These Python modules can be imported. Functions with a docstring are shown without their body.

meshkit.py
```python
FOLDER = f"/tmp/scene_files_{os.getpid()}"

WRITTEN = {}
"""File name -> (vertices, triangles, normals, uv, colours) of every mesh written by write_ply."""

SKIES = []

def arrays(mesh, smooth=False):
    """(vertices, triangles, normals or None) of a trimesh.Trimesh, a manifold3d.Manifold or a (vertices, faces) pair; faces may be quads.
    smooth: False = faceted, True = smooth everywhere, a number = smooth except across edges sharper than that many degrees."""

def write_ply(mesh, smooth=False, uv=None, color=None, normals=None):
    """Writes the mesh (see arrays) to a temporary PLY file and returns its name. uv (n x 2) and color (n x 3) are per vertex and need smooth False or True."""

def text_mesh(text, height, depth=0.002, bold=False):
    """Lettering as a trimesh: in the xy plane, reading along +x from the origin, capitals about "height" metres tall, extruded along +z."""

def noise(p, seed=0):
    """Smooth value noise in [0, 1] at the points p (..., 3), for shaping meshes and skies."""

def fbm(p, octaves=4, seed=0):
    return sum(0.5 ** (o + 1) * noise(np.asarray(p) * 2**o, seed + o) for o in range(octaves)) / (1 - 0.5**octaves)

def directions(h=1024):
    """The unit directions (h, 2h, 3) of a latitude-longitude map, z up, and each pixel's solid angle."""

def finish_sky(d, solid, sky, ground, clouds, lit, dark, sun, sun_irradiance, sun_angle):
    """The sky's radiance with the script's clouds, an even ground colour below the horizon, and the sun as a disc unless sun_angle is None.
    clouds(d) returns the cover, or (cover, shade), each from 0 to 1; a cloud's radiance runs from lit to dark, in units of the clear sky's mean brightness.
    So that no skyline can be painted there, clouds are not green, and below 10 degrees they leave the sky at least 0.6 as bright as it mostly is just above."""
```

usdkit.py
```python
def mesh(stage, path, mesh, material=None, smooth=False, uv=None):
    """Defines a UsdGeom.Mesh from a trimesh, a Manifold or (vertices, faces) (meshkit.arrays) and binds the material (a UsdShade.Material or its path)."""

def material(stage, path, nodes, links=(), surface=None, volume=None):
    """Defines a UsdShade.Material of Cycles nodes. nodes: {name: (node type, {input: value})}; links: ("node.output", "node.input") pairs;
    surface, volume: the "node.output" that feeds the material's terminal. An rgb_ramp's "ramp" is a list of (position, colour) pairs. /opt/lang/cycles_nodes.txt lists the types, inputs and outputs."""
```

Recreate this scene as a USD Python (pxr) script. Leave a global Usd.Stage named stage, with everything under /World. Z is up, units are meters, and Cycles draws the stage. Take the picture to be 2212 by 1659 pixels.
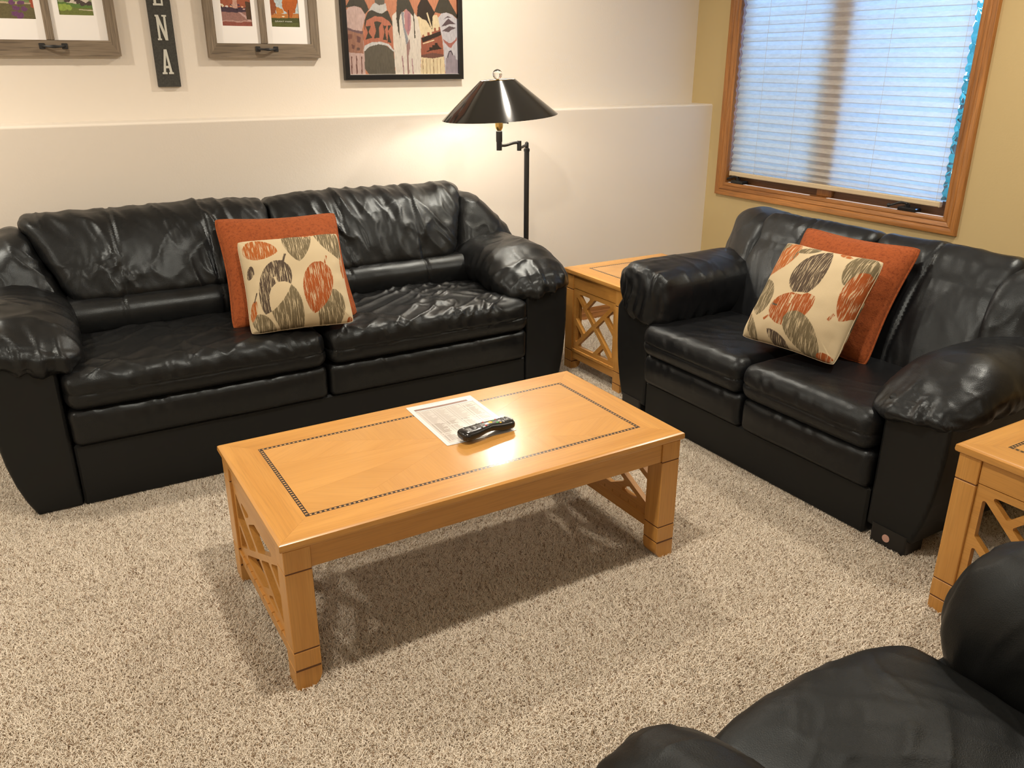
import math, random
import numpy as np
import trimesh, shapely
import shapely.geometry as sg
from shapely import affinity
import usdkit, meshkit
from meshkit import fbm, noise
from pxr import Usd, UsdGeom, UsdLux, UsdShade, Gf, Sdf, Vt

random.seed(7)
rng = np.random.default_rng(7)
stage = Usd.Stage.CreateInMemory()
UsdGeom.SetStageUpAxis(stage, UsdGeom.Tokens.z)
UsdGeom.SetStageMetersPerUnit(stage, 1.0)
UsdGeom.Xform.Define(stage, '/World')
UsdGeom.Scope.Define(stage, '/World/Looks')

# ------------------------------------------------------------------ camera, light, exposure
F = -0.008                                   # level of the carpet backing; the pile tips reach about z = 0
cam = UsdGeom.Camera.Define(stage, '/World/camera')
cam.CreateHorizontalApertureAttr(36.0)
cam.CreateFocalLengthAttr(36.0 * 1790.45 / 2212)
cam.CreateFStopAttr(0.0)
cam.CreateClippingRangeAttr(Gf.Vec2f(0.02, 200))
CR, CU, CF = (0.85872, -0.51244, 0.00064), (0.18528, 0.31165, 0.93196), (0.47777, 0.80018, -0.36256)
cam.AddTransformOp().Set(Gf.Matrix4d(*CR, 0, *CU, 0, *[-c for c in CF], 0, 0, 0, 1.45105, 1))
cam.CreateExposureAttr(0.0)

dome = UsdLux.DomeLight.Define(stage, '/World/sky')
dome.CreateIntensityAttr(0.60)
dome.CreateColorAttr(Gf.Vec3f(2.1, 4.3, 9.2))

CEIL = 2.40
WARM = (1.0, 0.895, 0.75)
DOWNLIGHTS = [(2.05, 3.27, 1.15), (-0.75, 3.27, 1.1), (2.95, 1.45, 1.05), (0.75, 1.5, 1.2), (-1.5, 1.5, 0.9), (1.9, -1.2, 0.45), (-0.5, -1.2, 0.5)]
DOWN_POWER = 815.0
BULB_POWER = 205.0

# ------------------------------------------------------------------ helpers
used = {}


def numbered(path):
    n = used.get(path, 0)
    used[path] = n + 1
    return path if n == 0 else f'{path}_{n:03d}'


def tag(prim, label=None, cat=None, group=None, kind=None):
    p = prim.GetPrim() if hasattr(prim, 'GetPrim') else prim
    for k, v in (('label', label), ('category', cat), ('group', group), ('kind', kind)):
        if v:
            p.SetCustomDataByKey(k, v)
    return prim


def thing(name, label, cat, loc=(0, 0, 0), rotz=0.0, matrix=None, group=None, kind=None):
    x = UsdGeom.Xform.Define(stage, numbered('/World/' + name))
    if matrix is not None:
        m = np.asarray(matrix)
        x.AddTransformOp().Set(Gf.Matrix4d(*m[:, 0], 0, *m[:, 1], 0, *m[:, 2], 0, *loc, 1))
    else:
        x.AddTranslateOp().Set(Gf.Vec3d(*loc))
        if rotz:
            x.AddRotateZOp().Set(rotz)
    return tag(x, label, cat, group, kind)


def part(parent, name, mesh, mat, smooth=30, label=None, color=None, uv=None, kind=None):
    base = str(parent.GetPath()) if parent is not None else '/World'
    path = numbered(f'{base}/{name}')
    m = usdkit.mesh(stage, path, mesh, mat, smooth=smooth, uv=uv)
    if color is not None:
        pv = UsdGeom.PrimvarsAPI(m).CreatePrimvar('print_color', Sdf.ValueTypeNames.Color3fArray, 'vertex')
        pv.Set(Vt.Vec3fArray.FromNumpy(np.asarray(color, np.float32)))
    tag(m, label, kind=kind)
    return m


def lin(r, g, b):
    c = np.array([r, g, b], float) / 255
    return tuple(np.where(c < 0.04045, c / 12.92, ((c + 0.055) / 1.055) ** 2.4))


def cat(*ms):
    return trimesh.util.concatenate([m for m in ms if m is not None])


def moved(m, t=(0, 0, 0), rz=0, rx=0, ry=0):
    m = m.copy()
    for a, ax in ((rx, (1, 0, 0)), (ry, (0, 1, 0)), (rz, (0, 0, 1))):
        if a:
            m.apply_transform(trimesh.transformations.rotation_matrix(a, ax))
    m.apply_translation(t)
    return m


def box(lo, hi, ch=0.0):
    """A box from corner to corner with its edges chamfered by ch."""
    lo, hi = np.minimum(lo, hi).astype(float), np.maximum(lo, hi).astype(float)
    if ch <= 0:
        return moved(trimesh.creation.box(hi - lo), (lo + hi) / 2)
    ch = min(ch, 0.45 * (hi - lo).min())
    pts = []
    for s in np.ndindex(2, 2, 2):
        c = np.where(np.array(s) == 0, lo, hi)
        d = np.where(np.array(s) == 0, ch, -ch)
        for k in range(3):
            p = c + d
            p[k] = c[k]
            pts.append(p)
    return trimesh.convex.convex_hull(np.array(pts))


def prism(poly, d, axis='z', at=0.0):
    """Extrudes a shapely polygon; axis z: xy plane; y: (x, z) plane towards +y; x: (y, z) plane towards +x."""
    gs = [g for g in getattr(poly, 'geoms', [poly]) if g.area > 1e-9]
    m = cat(*[trimesh.creation.extrude_polygon(g, d, engine='earcut') for g in gs])
    v = m.vertices.copy()
    if axis == 'z':
        m.vertices = v + [0, 0, at]
    elif axis == 'y':
        m.vertices = np.c_[v[:, 0], at + v[:, 2], v[:, 1]]
        m.invert()
    else:
        m.vertices = np.c_[at + v[:, 2], v[:, 0], v[:, 1]]
    return m


def lathe(profile, n=48, t=(0, 0, 0)):
    m = trimesh.creation.revolve(np.asarray(profile, float), sections=n)
    m.apply_translation(t)
    return m


def tube(pts, r, n=10, caps=True):
    p = np.asarray(pts, float)
    rr = np.broadcast_to(np.asarray(r, float), (len(p),))
    t = np.gradient(p, axis=0)
    t /= np.linalg.norm(t, axis=1, keepdims=True) + 1e-12
    a = np.cross(t[0], [0, 0, 1.0] if abs(t[0, 2]) < 0.9 else [1.0, 0, 0])
    A = []
    for ti in t:
        a = a - ti * (a @ ti)
        a /= np.linalg.norm(a) + 1e-12
        A.append(a)
    A = np.array(A)
    B = np.cross(t, A)
    ang = np.arange(n) * 2 * np.pi / n
    v = p[:, None] + rr[:, None, None] * (np.cos(ang)[None, :, None] * A[:, None] + np.sin(ang)[None, :, None] * B[:, None])
    i, j = np.meshgrid(np.arange(len(p) - 1), np.arange(n), indexing='ij')
    q = np.stack([i * n + j, i * n + (j + 1) % n, (i + 1) * n + (j + 1) % n, (i + 1) * n + j], -1).reshape(-1, 4)
    f = np.vstack([q[:, [0, 1, 2]], q[:, [0, 2, 3]]])
    v = v.reshape(-1, 3)
    if caps:
        k = len(v)
        v = np.vstack([v, p[0], p[-1]])
        e = (len(p) - 1) * n
        f = np.vstack([f, [[k, (s + 1) % n, s] for s in range(n)], [[k + 1, e + s, e + (s + 1) % n] for s in range(n)]])
    return trimesh.Trimesh(v, f, process=False)


def spline(pts, n=40):
    from scipy.interpolate import CubicSpline
    p = np.asarray(pts, float)
    s = np.r_[0, np.cumsum(np.linalg.norm(np.diff(p, axis=0), axis=1))]
    return CubicSpline(s, p)(np.linspace(0, s[-1], n))


def nets(f, lo, hi, h, disp=None, iters=3):
    """Naive surface nets of the distance field f, pulled on to the surface, then pushed along the normal by disp(points, normals)."""
    lo, hi = np.asarray(lo, float), np.asarray(hi, float)
    n = np.ceil((hi - lo) / h).astype(int) + 1
    ax = [lo[k] + h * np.arange(n[k]) for k in range(3)]
    P = np.stack(np.meshgrid(*ax, indexing='ij'), -1)
    D = f(P.reshape(-1, 3)).reshape(n)
    S = D < 0
    c = n - 1
    acc, cnt = np.zeros((*c, 3)), np.zeros(c)
    for k in range(3):
        a = [slice(None)] * 3
        b = [slice(None)] * 3
        a[k], b[k] = slice(0, -1), slice(1, None)
        a, b = tuple(a), tuple(b)
        cross = S[a] != S[b]
        t = np.where(cross, D[a] / np.where(cross, D[a] - D[b], 1), 0)
        X = P[a].copy()
        X[..., k] += t * h
        X *= cross[..., None]
        o = [x for x in range(3) if x != k]
        for d0 in (0, 1):
            for d1 in (0, 1):
                s = [slice(None)] * 3
                s[o[0]] = slice(d0, d0 + c[o[0]])
                s[o[1]] = slice(d1, d1 + c[o[1]])
                s = tuple(s)
                acc += X[s]
                cnt += cross[s]
    live = cnt > 0
    idx = -np.ones(c, int)
    idx[live] = np.arange(live.sum())
    v = acc[live] / cnt[live][:, None]
    quads = []
    for k in range(3):
        o = [(k + 1) % 3, (k + 2) % 3]
        a = [slice(None)] * 3
        b = [slice(None)] * 3
        a[k], b[k] = slice(0, -1), slice(1, None)
        for x in o:
            a[x] = b[x] = slice(1, -1)
        cross = S[tuple(a)] != S[tuple(b)]
        w = np.argwhere(cross)
        if not len(w):
            continue
        neg = S[tuple(a)][cross]
        base = w.copy()
        q = []
        for d0, d1 in ((0, 0), (1, 0), (1, 1), (0, 1)):
            g = base.copy()
            g[:, o[0]] += d0
            g[:, o[1]] += d1
            q.append(idx[tuple(g.T)])
        q = np.stack(q, 1)
        quads.append(np.where(neg[:, None], q, q[:, ::-1]))
    q = np.vstack(quads)
    fc = np.vstack([q[:, [0, 1, 2]], q[:, [0, 2, 3]]])

    def grad(x):
        e = h * 0.3
        T = np.array([[1, -1, -1], [-1, -1, 1], [-1, 1, -1], [1, 1, 1]], float)
        return sum(t * f(x + e * t)[:, None] for t in T) / (4 * e)

    for _ in range(iters):
        g = grad(v)
        g2 = (g ** 2).sum(1, keepdims=True) + 1e-9
        v = v - np.clip(f(v)[:, None] / g2, -h, h) * g
    if disp is not None:
        g = grad(v)
        nn = g / (np.linalg.norm(g, axis=1, keepdims=True) + 1e-9)
        v = v + nn * disp(v, nn)[:, None]
    return trimesh.Trimesh(v, fc, process=False)


def rbox(p, lo, hi, r):
    c, hh = (np.asarray(lo) + hi) / 2, (np.asarray(hi, float) - lo) / 2
    q = np.abs(p - c) - hh + r
    return np.linalg.norm(np.maximum(q, 0), axis=1) + np.minimum(q.max(1), 0) - r


def planes(p, ps, r):
    """Rounded convex body: ps is a list of (normal, offset)."""
    d = np.stack([p @ (np.asarray(n, float) / np.linalg.norm(n)) - o for n, o in ps], 1) + r
    return np.sqrt((np.maximum(d, 0) ** 2).sum(1)) + np.minimum(d.max(1), 0) - r


def plane_through(p, n):
    n = np.asarray(n, float) / np.linalg.norm(n)
    return n, float(np.dot(n, p))


def sstep(a, b, x):
    t = np.clip((x - a) / (b - a), 0, 1)
    return t * t * (3 - 2 * t)


def ridge(p, seed, k=3.0, octaves=2):
    n = fbm(p, octaves, seed)
    return np.clip(1 - np.abs(2 * n - 1) * 1.6, 0, 1) ** k


def warp(p, a, s, seed):
    return p + a * (np.stack([noise(p * s, seed + k) for k in range(3)], 1) - 0.5) * 2


# ------------------------------------------------------------------ materials
def MAT(name, nodes, links=(), surface='p.BSDF'):
    return usdkit.material(stage, '/World/Looks/' + name, nodes, links, surface=surface)


def plain(name, color, rough=0.5, **kw):
    return MAT(name, {'p': ('principled_bsdf', {'base_color': color, 'roughness': rough, **kw})})


def wall_paint(name, color):
    return MAT(name, {
        't': ('texture_coordinate', {}), 'n': ('noise_texture', {'scale': 110.0, 'detail': 3.0}), 'b': ('bump', {'strength': 0.12, 'distance': 0.003}),
        'n2': ('noise_texture', {'scale': 1.3, 'detail': 2.0}), 'mx': ('mix', {'color1': color, 'color2': tuple(0.96 * c for c in color)}),
        'p': ('principled_bsdf', {'roughness': 0.75, 'specular_ior_level': 0.25})},
        [('t.object', 'n.vector'), ('t.object', 'n2.vector'), ('n.fac', 'b.height'), ('n2.fac', 'mx.fac'), ('mx.color', 'p.base_color'), ('b.normal', 'p.normal')])


M_wall = wall_paint('wall_cream', (0.755, 0.695, 0.615))
M_tan = wall_paint('wall_tan', (0.54, 0.42, 0.215))
M_ceiling = wall_paint('ceiling_white', (0.8, 0.78, 0.74))
M_floor = plain('carpet_backing', (0.66, 0.55, 0.42), 0.95)


def wood(name, light, dark, axis, rough=0.36, coat=0.2, fine=1.0, contrast=1.0, rot=0.0):
    s = {'x': (1.2, 14, 14), 'y': (14, 1.2, 14), 'z': (14, 14, 1.2)}[axis]
    s2 = {'x': (9, 260, 260), 'y': (260, 9, 260), 'z': (260, 260, 9)}[axis]
    mid = tuple((a + b) / 2 for a, b in zip(light, dark))
    return MAT(name, {
        't': ('texture_coordinate', {}),
        'r': ('mapping', {'rotation': (0.0, 0.0, rot)}),
        'm': ('mapping', {'scale': s}), 'm2': ('mapping', {'scale': s2}),
        'n': ('noise_texture', {'scale': 1.0, 'detail': 5.0, 'roughness': 0.55, 'distortion': 0.6}),
        'f': ('noise_texture', {'scale': 1.0, 'detail': 2.0}),
        'ra': ('rgb_ramp', {'ramp': [(0.32, dark), (0.5, mid), (0.66, light)]}),
        'rf': ('rgb_ramp', {'ramp': [(0.30, (1 - 0.35 * fine,) * 3), (0.55, (1, 1, 1))]}),
        'mu': ('mix', {'mix_type': 'multiply', 'fac': 1.0}),
        'b': ('bump', {'strength': 0.06 * fine, 'distance': 0.002}),
        'p': ('principled_bsdf', {'roughness': rough, 'coat_weight': coat, 'coat_roughness': 0.16})},
        [('t.object', 'r.vector'), ('r.vector', 'm.vector'), ('r.vector', 'm2.vector'), ('m.vector', 'n.vector'), ('m2.vector', 'f.vector'), ('n.fac', 'ra.fac'), ('f.fac', 'rf.fac'),
         ('ra.color', 'mu.color1'), ('rf.color', 'mu.color2'), ('mu.color', 'p.base_color'), ('f.fac', 'b.height'), ('b.normal', 'p.normal')])


MAPLE_L, MAPLE_D = (0.61, 0.310, 0.078), (0.51, 0.238, 0.049)
M_maple = {a: wood('maple_' + a, MAPLE_L, MAPLE_D, a, fine=0.35) for a in 'xyz'}
M_veneer = [wood(f'veneer_{k}', tuple(c * s for c in MAPLE_L), tuple(c * s * 0.55 + m * s * 0.45 for c, m in zip(MAPLE_D, MAPLE_L)), 'x', fine=0.2, rot=rt, rough=0.26, coat=0.5)
            for k, (rt, s) in enumerate([(0.55, 0.95), (-0.55, 1.0), (1.05, 0.95), (-1.05, 0.92), (0.0, 1.0), (1.57, 0.94)])]
M_inlay_dark = plain('inlay_dark', (0.02, 0.011, 0.007), 0.3, coat_weight=0.4, coat_roughness=0.16)
M_inlay_light = plain('inlay_light', (0.55, 0.30, 0.10), 0.3, coat_weight=0.4, coat_roughness=0.16)
M_oak = {a: wood('oak_' + a, (0.47, 0.20, 0.052), (0.25, 0.095, 0.022), a, rough=0.35, coat=0.25, fine=1.0) for a in 'xyz'}
M_oak_dark = wood('oak_sash', (0.20, 0.085, 0.03), (0.12, 0.05, 0.018), 'y', rough=0.45, coat=0.1)
M_rustic = {a: wood('rustic_' + a, (0.27, 0.212, 0.150), (0.145, 0.107, 0.070), a, rough=0.7, coat=0.0, fine=1.3) for a in 'xz'}


def leather(name, base, rough, spec):
    return MAT(name, {
        't': ('texture_coordinate', {}),
        'v': ('voronoi_texture', {'feature': 'distance_to_edge', 'scale': 260.0}),
        'n': ('noise_texture', {'scale': 45.0, 'detail': 4.0}),
        'n3': ('noise_texture', {'scale': 7.0, 'detail': 3.0}),
        'ad': ('math', {'math_type': 'multiply_add', 'value2': 1.3}),
        'b': ('bump', {'strength': 0.16, 'distance': 0.0022}),
        'mr': ('map_range', {'from_min': 0.3, 'from_max': 0.7, 'to_min': rough - 0.05, 'to_max': rough + 0.07}),
        'p': ('principled_bsdf', {'base_color': base, 'specular_ior_level': spec, 'specular_tint': (0.88, 0.96, 1.0)})},
        [('t.object', 'v.vector'), ('t.object', 'n.vector'), ('t.object', 'n3.vector'), ('n.fac', 'ad.value1'), ('v.distance', 'ad.value3'), ('ad.value', 'b.height'), ('b.normal', 'p.normal'),
         ('n3.fac', 'mr.value'), ('mr.result', 'p.roughness')])


M_leather = leather('leather_black', (0.0072, 0.0075, 0.0080), 0.335, 0.36)
M_leather_matt = leather('leather_panel', (0.0085, 0.0087, 0.0088), 0.46, 0.30)
M_leather_new = leather('leather_smooth', (0.0068, 0.0073, 0.0086), 0.36, 0.36)
M_leather_soft = leather('leather_soft', (0.0068, 0.0072, 0.0072), 0.46, 0.26)
M_plastic = plain('black_plastic', (0.012, 0.012, 0.012), 0.35)
M_black_metal = plain('black_metal', (0.011, 0.011, 0.011), 0.4)
M_thread = plain('stitching', (0.02, 0.02, 0.02), 0.6)
M_pink = plain('pink_sticker', (0.55, 0.33, 0.27), 0.6)
M_black_gloss = plain('black_gloss', (0.010, 0.010, 0.009), 0.10, specular_ior_level=0.6)
M_frame_black = plain('frame_black', (0.008, 0.008, 0.009), 0.3)
M_lining = plain('shade_lining', (0.86, 0.82, 0.74), 0.5)
M_brass = plain('brass', (0.75, 0.52, 0.18), 0.25, metallic=1.0)
M_iron = plain('iron_pull', (0.012, 0.012, 0.013), 0.45)
M_crank = plain('crank_enamel', (0.015, 0.015, 0.016), 0.16)
M_groove = plain('stained_groove', (0.13, 0.05, 0.013), 0.6)
M_mat = plain('mat_board', (0.90, 0.88, 0.86), 0.8)
M_sign = MAT('sign_board', {'t': ('texture_coordinate', {}), 'n': ('noise_texture', {'scale': 160.0, 'detail': 3.0}), 'ra': ('rgb_ramp', {'ramp': [(0.3, (0.030, 0.030, 0.026)), (0.7, (0.052, 0.051, 0.043))]}),
             'p': ('principled_bsdf', {'roughness': 0.8})}, [('t.object', 'n.vector'), ('n.fac', 'ra.fac'), ('ra.color', 'p.base_color')])
M_letter = plain('sign_letter', (0.56, 0.56, 0.50), 0.6)
M_print = MAT('printed_sheet', {'a': ('attribute', {'attribute': 'print_color'}), 'p': ('principled_bsdf', {'roughness': 0.35})}, [('a.color', 'p.base_color')])
M_laminate = MAT('laminated_print', {'a': ('attribute', {'attribute': 'print_color'}), 'p': ('principled_bsdf', {'roughness': 0.32, 'coat_weight': 1.0, 'coat_roughness': 0.10})}, [('a.color', 'p.base_color')])
M_glass_ball = MAT('clear_ball', {'p': ('principled_bsdf', {'base_color': (1, 1, 1), 'roughness': 0.0, 'ior': 1.5, 'transmission_weight': 1.0})})
M_pane = MAT('window_glass', {'f': ('fresnel', {'IOR': 1.45}), 't': ('transparent_bsdf', {'color': (0.95, 0.98, 0.98)}), 'g': ('glossy_bsdf', {'roughness': 0.02, 'color': (1, 1, 1)}), 'mx': ('mix_closure', {})},
             [('f.fac', 'mx.fac'), ('t.BSDF', 'mx.closure1'), ('g.BSDF', 'mx.closure2')], surface='mx.closure')
M_art_glass = MAT('picture_glass', {'f': ('fresnel', {'IOR': 1.45}), 't': ('transparent_bsdf', {'color': (1.0, 1.0, 1.0)}), 'g': ('glossy_bsdf', {'roughness': 0.03, 'color': (1, 1, 1)}), 'mx': ('mix_closure', {})},
                  [('f.fac', 'mx.fac'), ('t.BSDF', 'mx.closure1'), ('g.BSDF', 'mx.closure2')], surface='mx.closure')
M_bulb = MAT('lamp_bulb', {'e': ('emission', {'color': (1.0, 0.92, 0.81), 'strength': BULB_POWER})}, surface='e.emission')
M_can_lens = MAT('downlight_lens', {'e': ('emission', {'color': WARM, 'strength': 6.0})}, surface='e.emission')
M_white = plain('white_enamel', (0.8, 0.8, 0.78), 0.4)
M_shade_fabric = MAT('pleated_fabric', {
    't': ('texture_coordinate', {}), 'm': ('mapping', {'scale': (60.0, 28.0, 90.0)}), 'n': ('noise_texture', {'scale': 1.0, 'detail': 5.0, 'roughness': 0.65}),
    'ra': ('rgb_ramp', {'ramp': [(0.3, (0.64, 0.605, 0.545)), (0.7, (0.74, 0.705, 0.64))]}),
    'd': ('diffuse_bsdf', {}), 'tr': ('translucent_bsdf', {}), 'mx': ('mix_closure', {'fac': 0.48})},
    [('t.object', 'm.vector'), ('m.vector', 'n.vector'), ('n.fac', 'ra.fac'), ('ra.color', 'd.color'), ('ra.color', 'tr.color'), ('d.BSDF', 'mx.closure1'), ('tr.BSDF', 'mx.closure2')], surface='mx.closure')
M_shade_rail = plain('shade_rail', (0.62, 0.50, 0.33), 0.45)
M_vinyl = plain('vinyl_track', (0.72, 0.70, 0.74), 0.35)
M_leaf = MAT('shrub_leaf', {'d': ('diffuse_bsdf', {'color': (0.07, 0.22, 0.18)}), 'tr': ('translucent_bsdf', {'color': (0.08, 0.30, 0.24)}), 'mx': ('mix_closure', {'fac': 0.45})},
             [('d.BSDF', 'mx.closure1'), ('tr.BSDF', 'mx.closure2')], surface='mx.closure')
M_bark = plain('shrub_bark', (0.12, 0.08, 0.05), 0.9)
M_ground = plain('outdoor_ground', (0.16, 0.2, 0.10), 0.95)


def chenille(name, c1, c2):
    return MAT(name, {
        't': ('texture_coordinate', {}), 'm': ('mapping', {'scale': (210.0, 320.0, 210.0)}), 'm1': ('mapping', {'scale': (95.0, 95.0, 95.0)}),
        'n': ('noise_texture', {'scale': 1.0, 'detail': 3.0, 'roughness': 0.7}), 'n1': ('noise_texture', {'scale': 1.0, 'detail': 3.0, 'roughness': 0.7}),
        'ra': ('rgb_ramp', {'ramp': [(0.22, c2), (0.50, c1), (0.75, tuple(1.15 * c for c in c1))]}),
        'b': ('bump', {'strength': 0.5, 'distance': 0.004}),
        'p': ('principled_bsdf', {'roughness': 0.9, 'sheen_weight': 0.08, 'sheen_roughness': 0.5, 'sheen_tint': (1.0, 0.6, 0.4), 'specular_ior_level': 0.2})},
        [('t.object', 'm.vector'), ('t.object', 'm1.vector'), ('m.vector', 'n.vector'), ('m1.vector', 'n1.vector'), ('n1.fac', 'ra.fac'), ('ra.color', 'p.base_color'), ('n.fac', 'b.height'), ('b.normal', 'p.normal')])


M_rust = chenille('rust_chenille', (0.29, 0.072, 0.020), (0.15, 0.029, 0.010))
CREAM = (0.57, 0.475, 0.32)
M_leafcloth = MAT('leaf_cloth', {
    'a': ('attribute', {'attribute': 'print_color'}), 'u': ('texture_coordinate', {}),
    'm': ('mapping', {'scale': (105.0, 7.0, 1.0)}), 'n': ('noise_texture', {'scale': 1.0, 'detail': 4.0, 'roughness': 0.6, 'distortion': 0.3}),
    'th': ('map_range', {'from_min': 0.525, 'from_max': 0.59, 'to_min': 0.0, 'to_max': 0.85, 'clamp': True}),
    'mx': ('mix', {'color2': CREAM}),
    'm2': ('mapping', {'scale': (420.0, 420.0, 1.0)}), 'w': ('noise_texture', {'scale': 1.0, 'detail': 2.0}),
    'rw': ('rgb_ramp', {'ramp': [(0.25, (0.78, 0.76, 0.72)), (0.6, (1.04, 1.03, 1.0))]}), 'mu': ('mix', {'mix_type': 'multiply', 'fac': 1.0}),
    'b': ('bump', {'strength': 0.35, 'distance': 0.002}),
    'p': ('principled_bsdf', {'roughness': 0.92, 'specular_ior_level': 0.15})},
    [('u.UV', 'm.vector'), ('u.UV', 'm2.vector'), ('m.vector', 'n.vector'), ('m2.vector', 'w.vector'), ('n.fac', 'th.value'), ('th.result', 'mx.fac'), ('a.color', 'mx.color1'), ('w.fac', 'rw.fac'),
     ('mx.color', 'mu.color1'), ('rw.color', 'mu.color2'), ('mu.color', 'p.base_color'), ('w.fac', 'b.height'), ('b.normal', 'p.normal')])
M_tuft = MAT('carpet_yarn', {'a': ('attribute', {'attribute': 'print_color'}), 'p': ('principled_bsdf', {'roughness': 0.9, 'specular_ior_level': 0.15})}, [('a.color', 'p.base_color')])

# ------------------------------------------------------------------ the room
XW, YL, YU, ZL = 3.739, 3.903, 4.089, 1.214   # window wall, lower wall face, upper wall face, ledge height
X0, Y0 = -2.6, -2.4
OY0, OY1, OZ0, OZ1 = 2.308, 3.735, 0.768, 1.96   # window opening


def struct(name, mesh, mat, smooth=30, label=None):
    return tag(part(None, name, mesh, mat, smooth), label, kind='structure')


struct('floor', box((X0, Y0, F - 0.05), (XW + 0.12, YU + 0.12, F)), M_floor, label='beige carpeted floor of the room')
struct('ceiling', box((X0, Y0, CEIL), (XW + 0.12, YU + 0.12, CEIL + 0.06)), M_ceiling)
# back wall: lower part stands proud, with a rounded ledge
r = 0.012
arc = [(YL + r - r * math.cos(a), ZL - r + r * math.sin(a)) for a in np.linspace(0, math.pi / 2, 6)]
poly = sg.Polygon([(YL, F)] + arc + [(YU, ZL), (YU, CEIL), (YU + 0.12, CEIL), (YU + 0.12, F)])
struct('wall_back', prism(poly, XW - X0, 'x', X0), M_wall, label='cream back wall with a ledge where the lower half stands proud')
pw = sg.box(Y0, F, YU + 0.12, CEIL).difference(sg.box(OY0 - 0.02, OZ0 - 0.02, OY1 + 0.02, OZ1 + 0.02))
struct('wall_right', prism(pw, 0.16, 'x', XW), M_tan, label='tan wall with the window')
struct('wall_left', box((X0 - 0.1, Y0, F), (X0, YU + 0.12, CEIL)), M_wall)
struct('wall_front', box((X0, Y0 - 0.1, F), (XW + 0.12, Y0, CEIL)), M_wall)


def baseboard_profile(h=0.078, d=0.013):
    return [(0, 0), (d, 0), (d, h * 0.62), (d * 0.75, h * 0.66), (d * 0.7, h * 0.8), (d * 0.45, h * 0.9), (d * 0.3, h), (0, h)]


bp = sg.Polygon([(YL - a, F + b) for a, b in baseboard_profile()])
struct('baseboard_back', prism(bp, XW - X0, 'x', X0), M_oak['x'], label='oak baseboard along the cream wall')
bp = sg.Polygon([(XW - a, F + b) for a, b in baseboard_profile()])
struct('baseboard_right', prism(bp, YL - 0.013 - Y0, 'y', Y0), M_oak['y'], label='oak baseboard along the tan wall')

# window: oak casing, jamb, two casement sashes with glass and crank handles
win = thing('window_1', 'oak framed double casement window in the tan wall', 'window', (XW, (OY0 + OY1) / 2, OZ0), kind='structure')
hw = (OY1 - OY0) / 2
hh = OZ1 - OZ0
CW = 0.072


def casing_profile():
    # (across the board from the inner edge outwards, thickness towards the room)
    return np.array([(-0.004, 0.0), (-0.004, 0.010), (0.004, 0.013), (0.012, 0.013), (0.016, 0.010), (0.021, 0.013), (0.034, 0.017), (0.040, 0.014), (0.045, 0.018), (0.060, 0.021), (0.070, 0.020), (0.072, 0.012), (0.072, 0.0)])


def casing(a, b, out, n):
    """A mitred board from a to b (in the y, z plane), out = outward direction in the plane."""
    a, b, out = np.array(a, float), np.array(b, float), np.array(out, float)
    d = (b - a) / np.linalg.norm(b - a)
    v = []
    for end, s in ((a, -1), (b, 1)):
        for u, t in casing_profile():
            q = end + out * u + d * s * u
            v.append((-t, q[0], q[1]))
    k = len(casing_profile())
    f = []
    for i in range(k - 1):
        f += [(i, i + 1, k + i + 1), (i, k + i + 1, k + i)]
    f += [(0, k - 1, i) for i in ()]
    m = trimesh.Trimesh(np.array(v), np.array(f), process=False)
    if n:
        m.invert()
    return m


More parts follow.
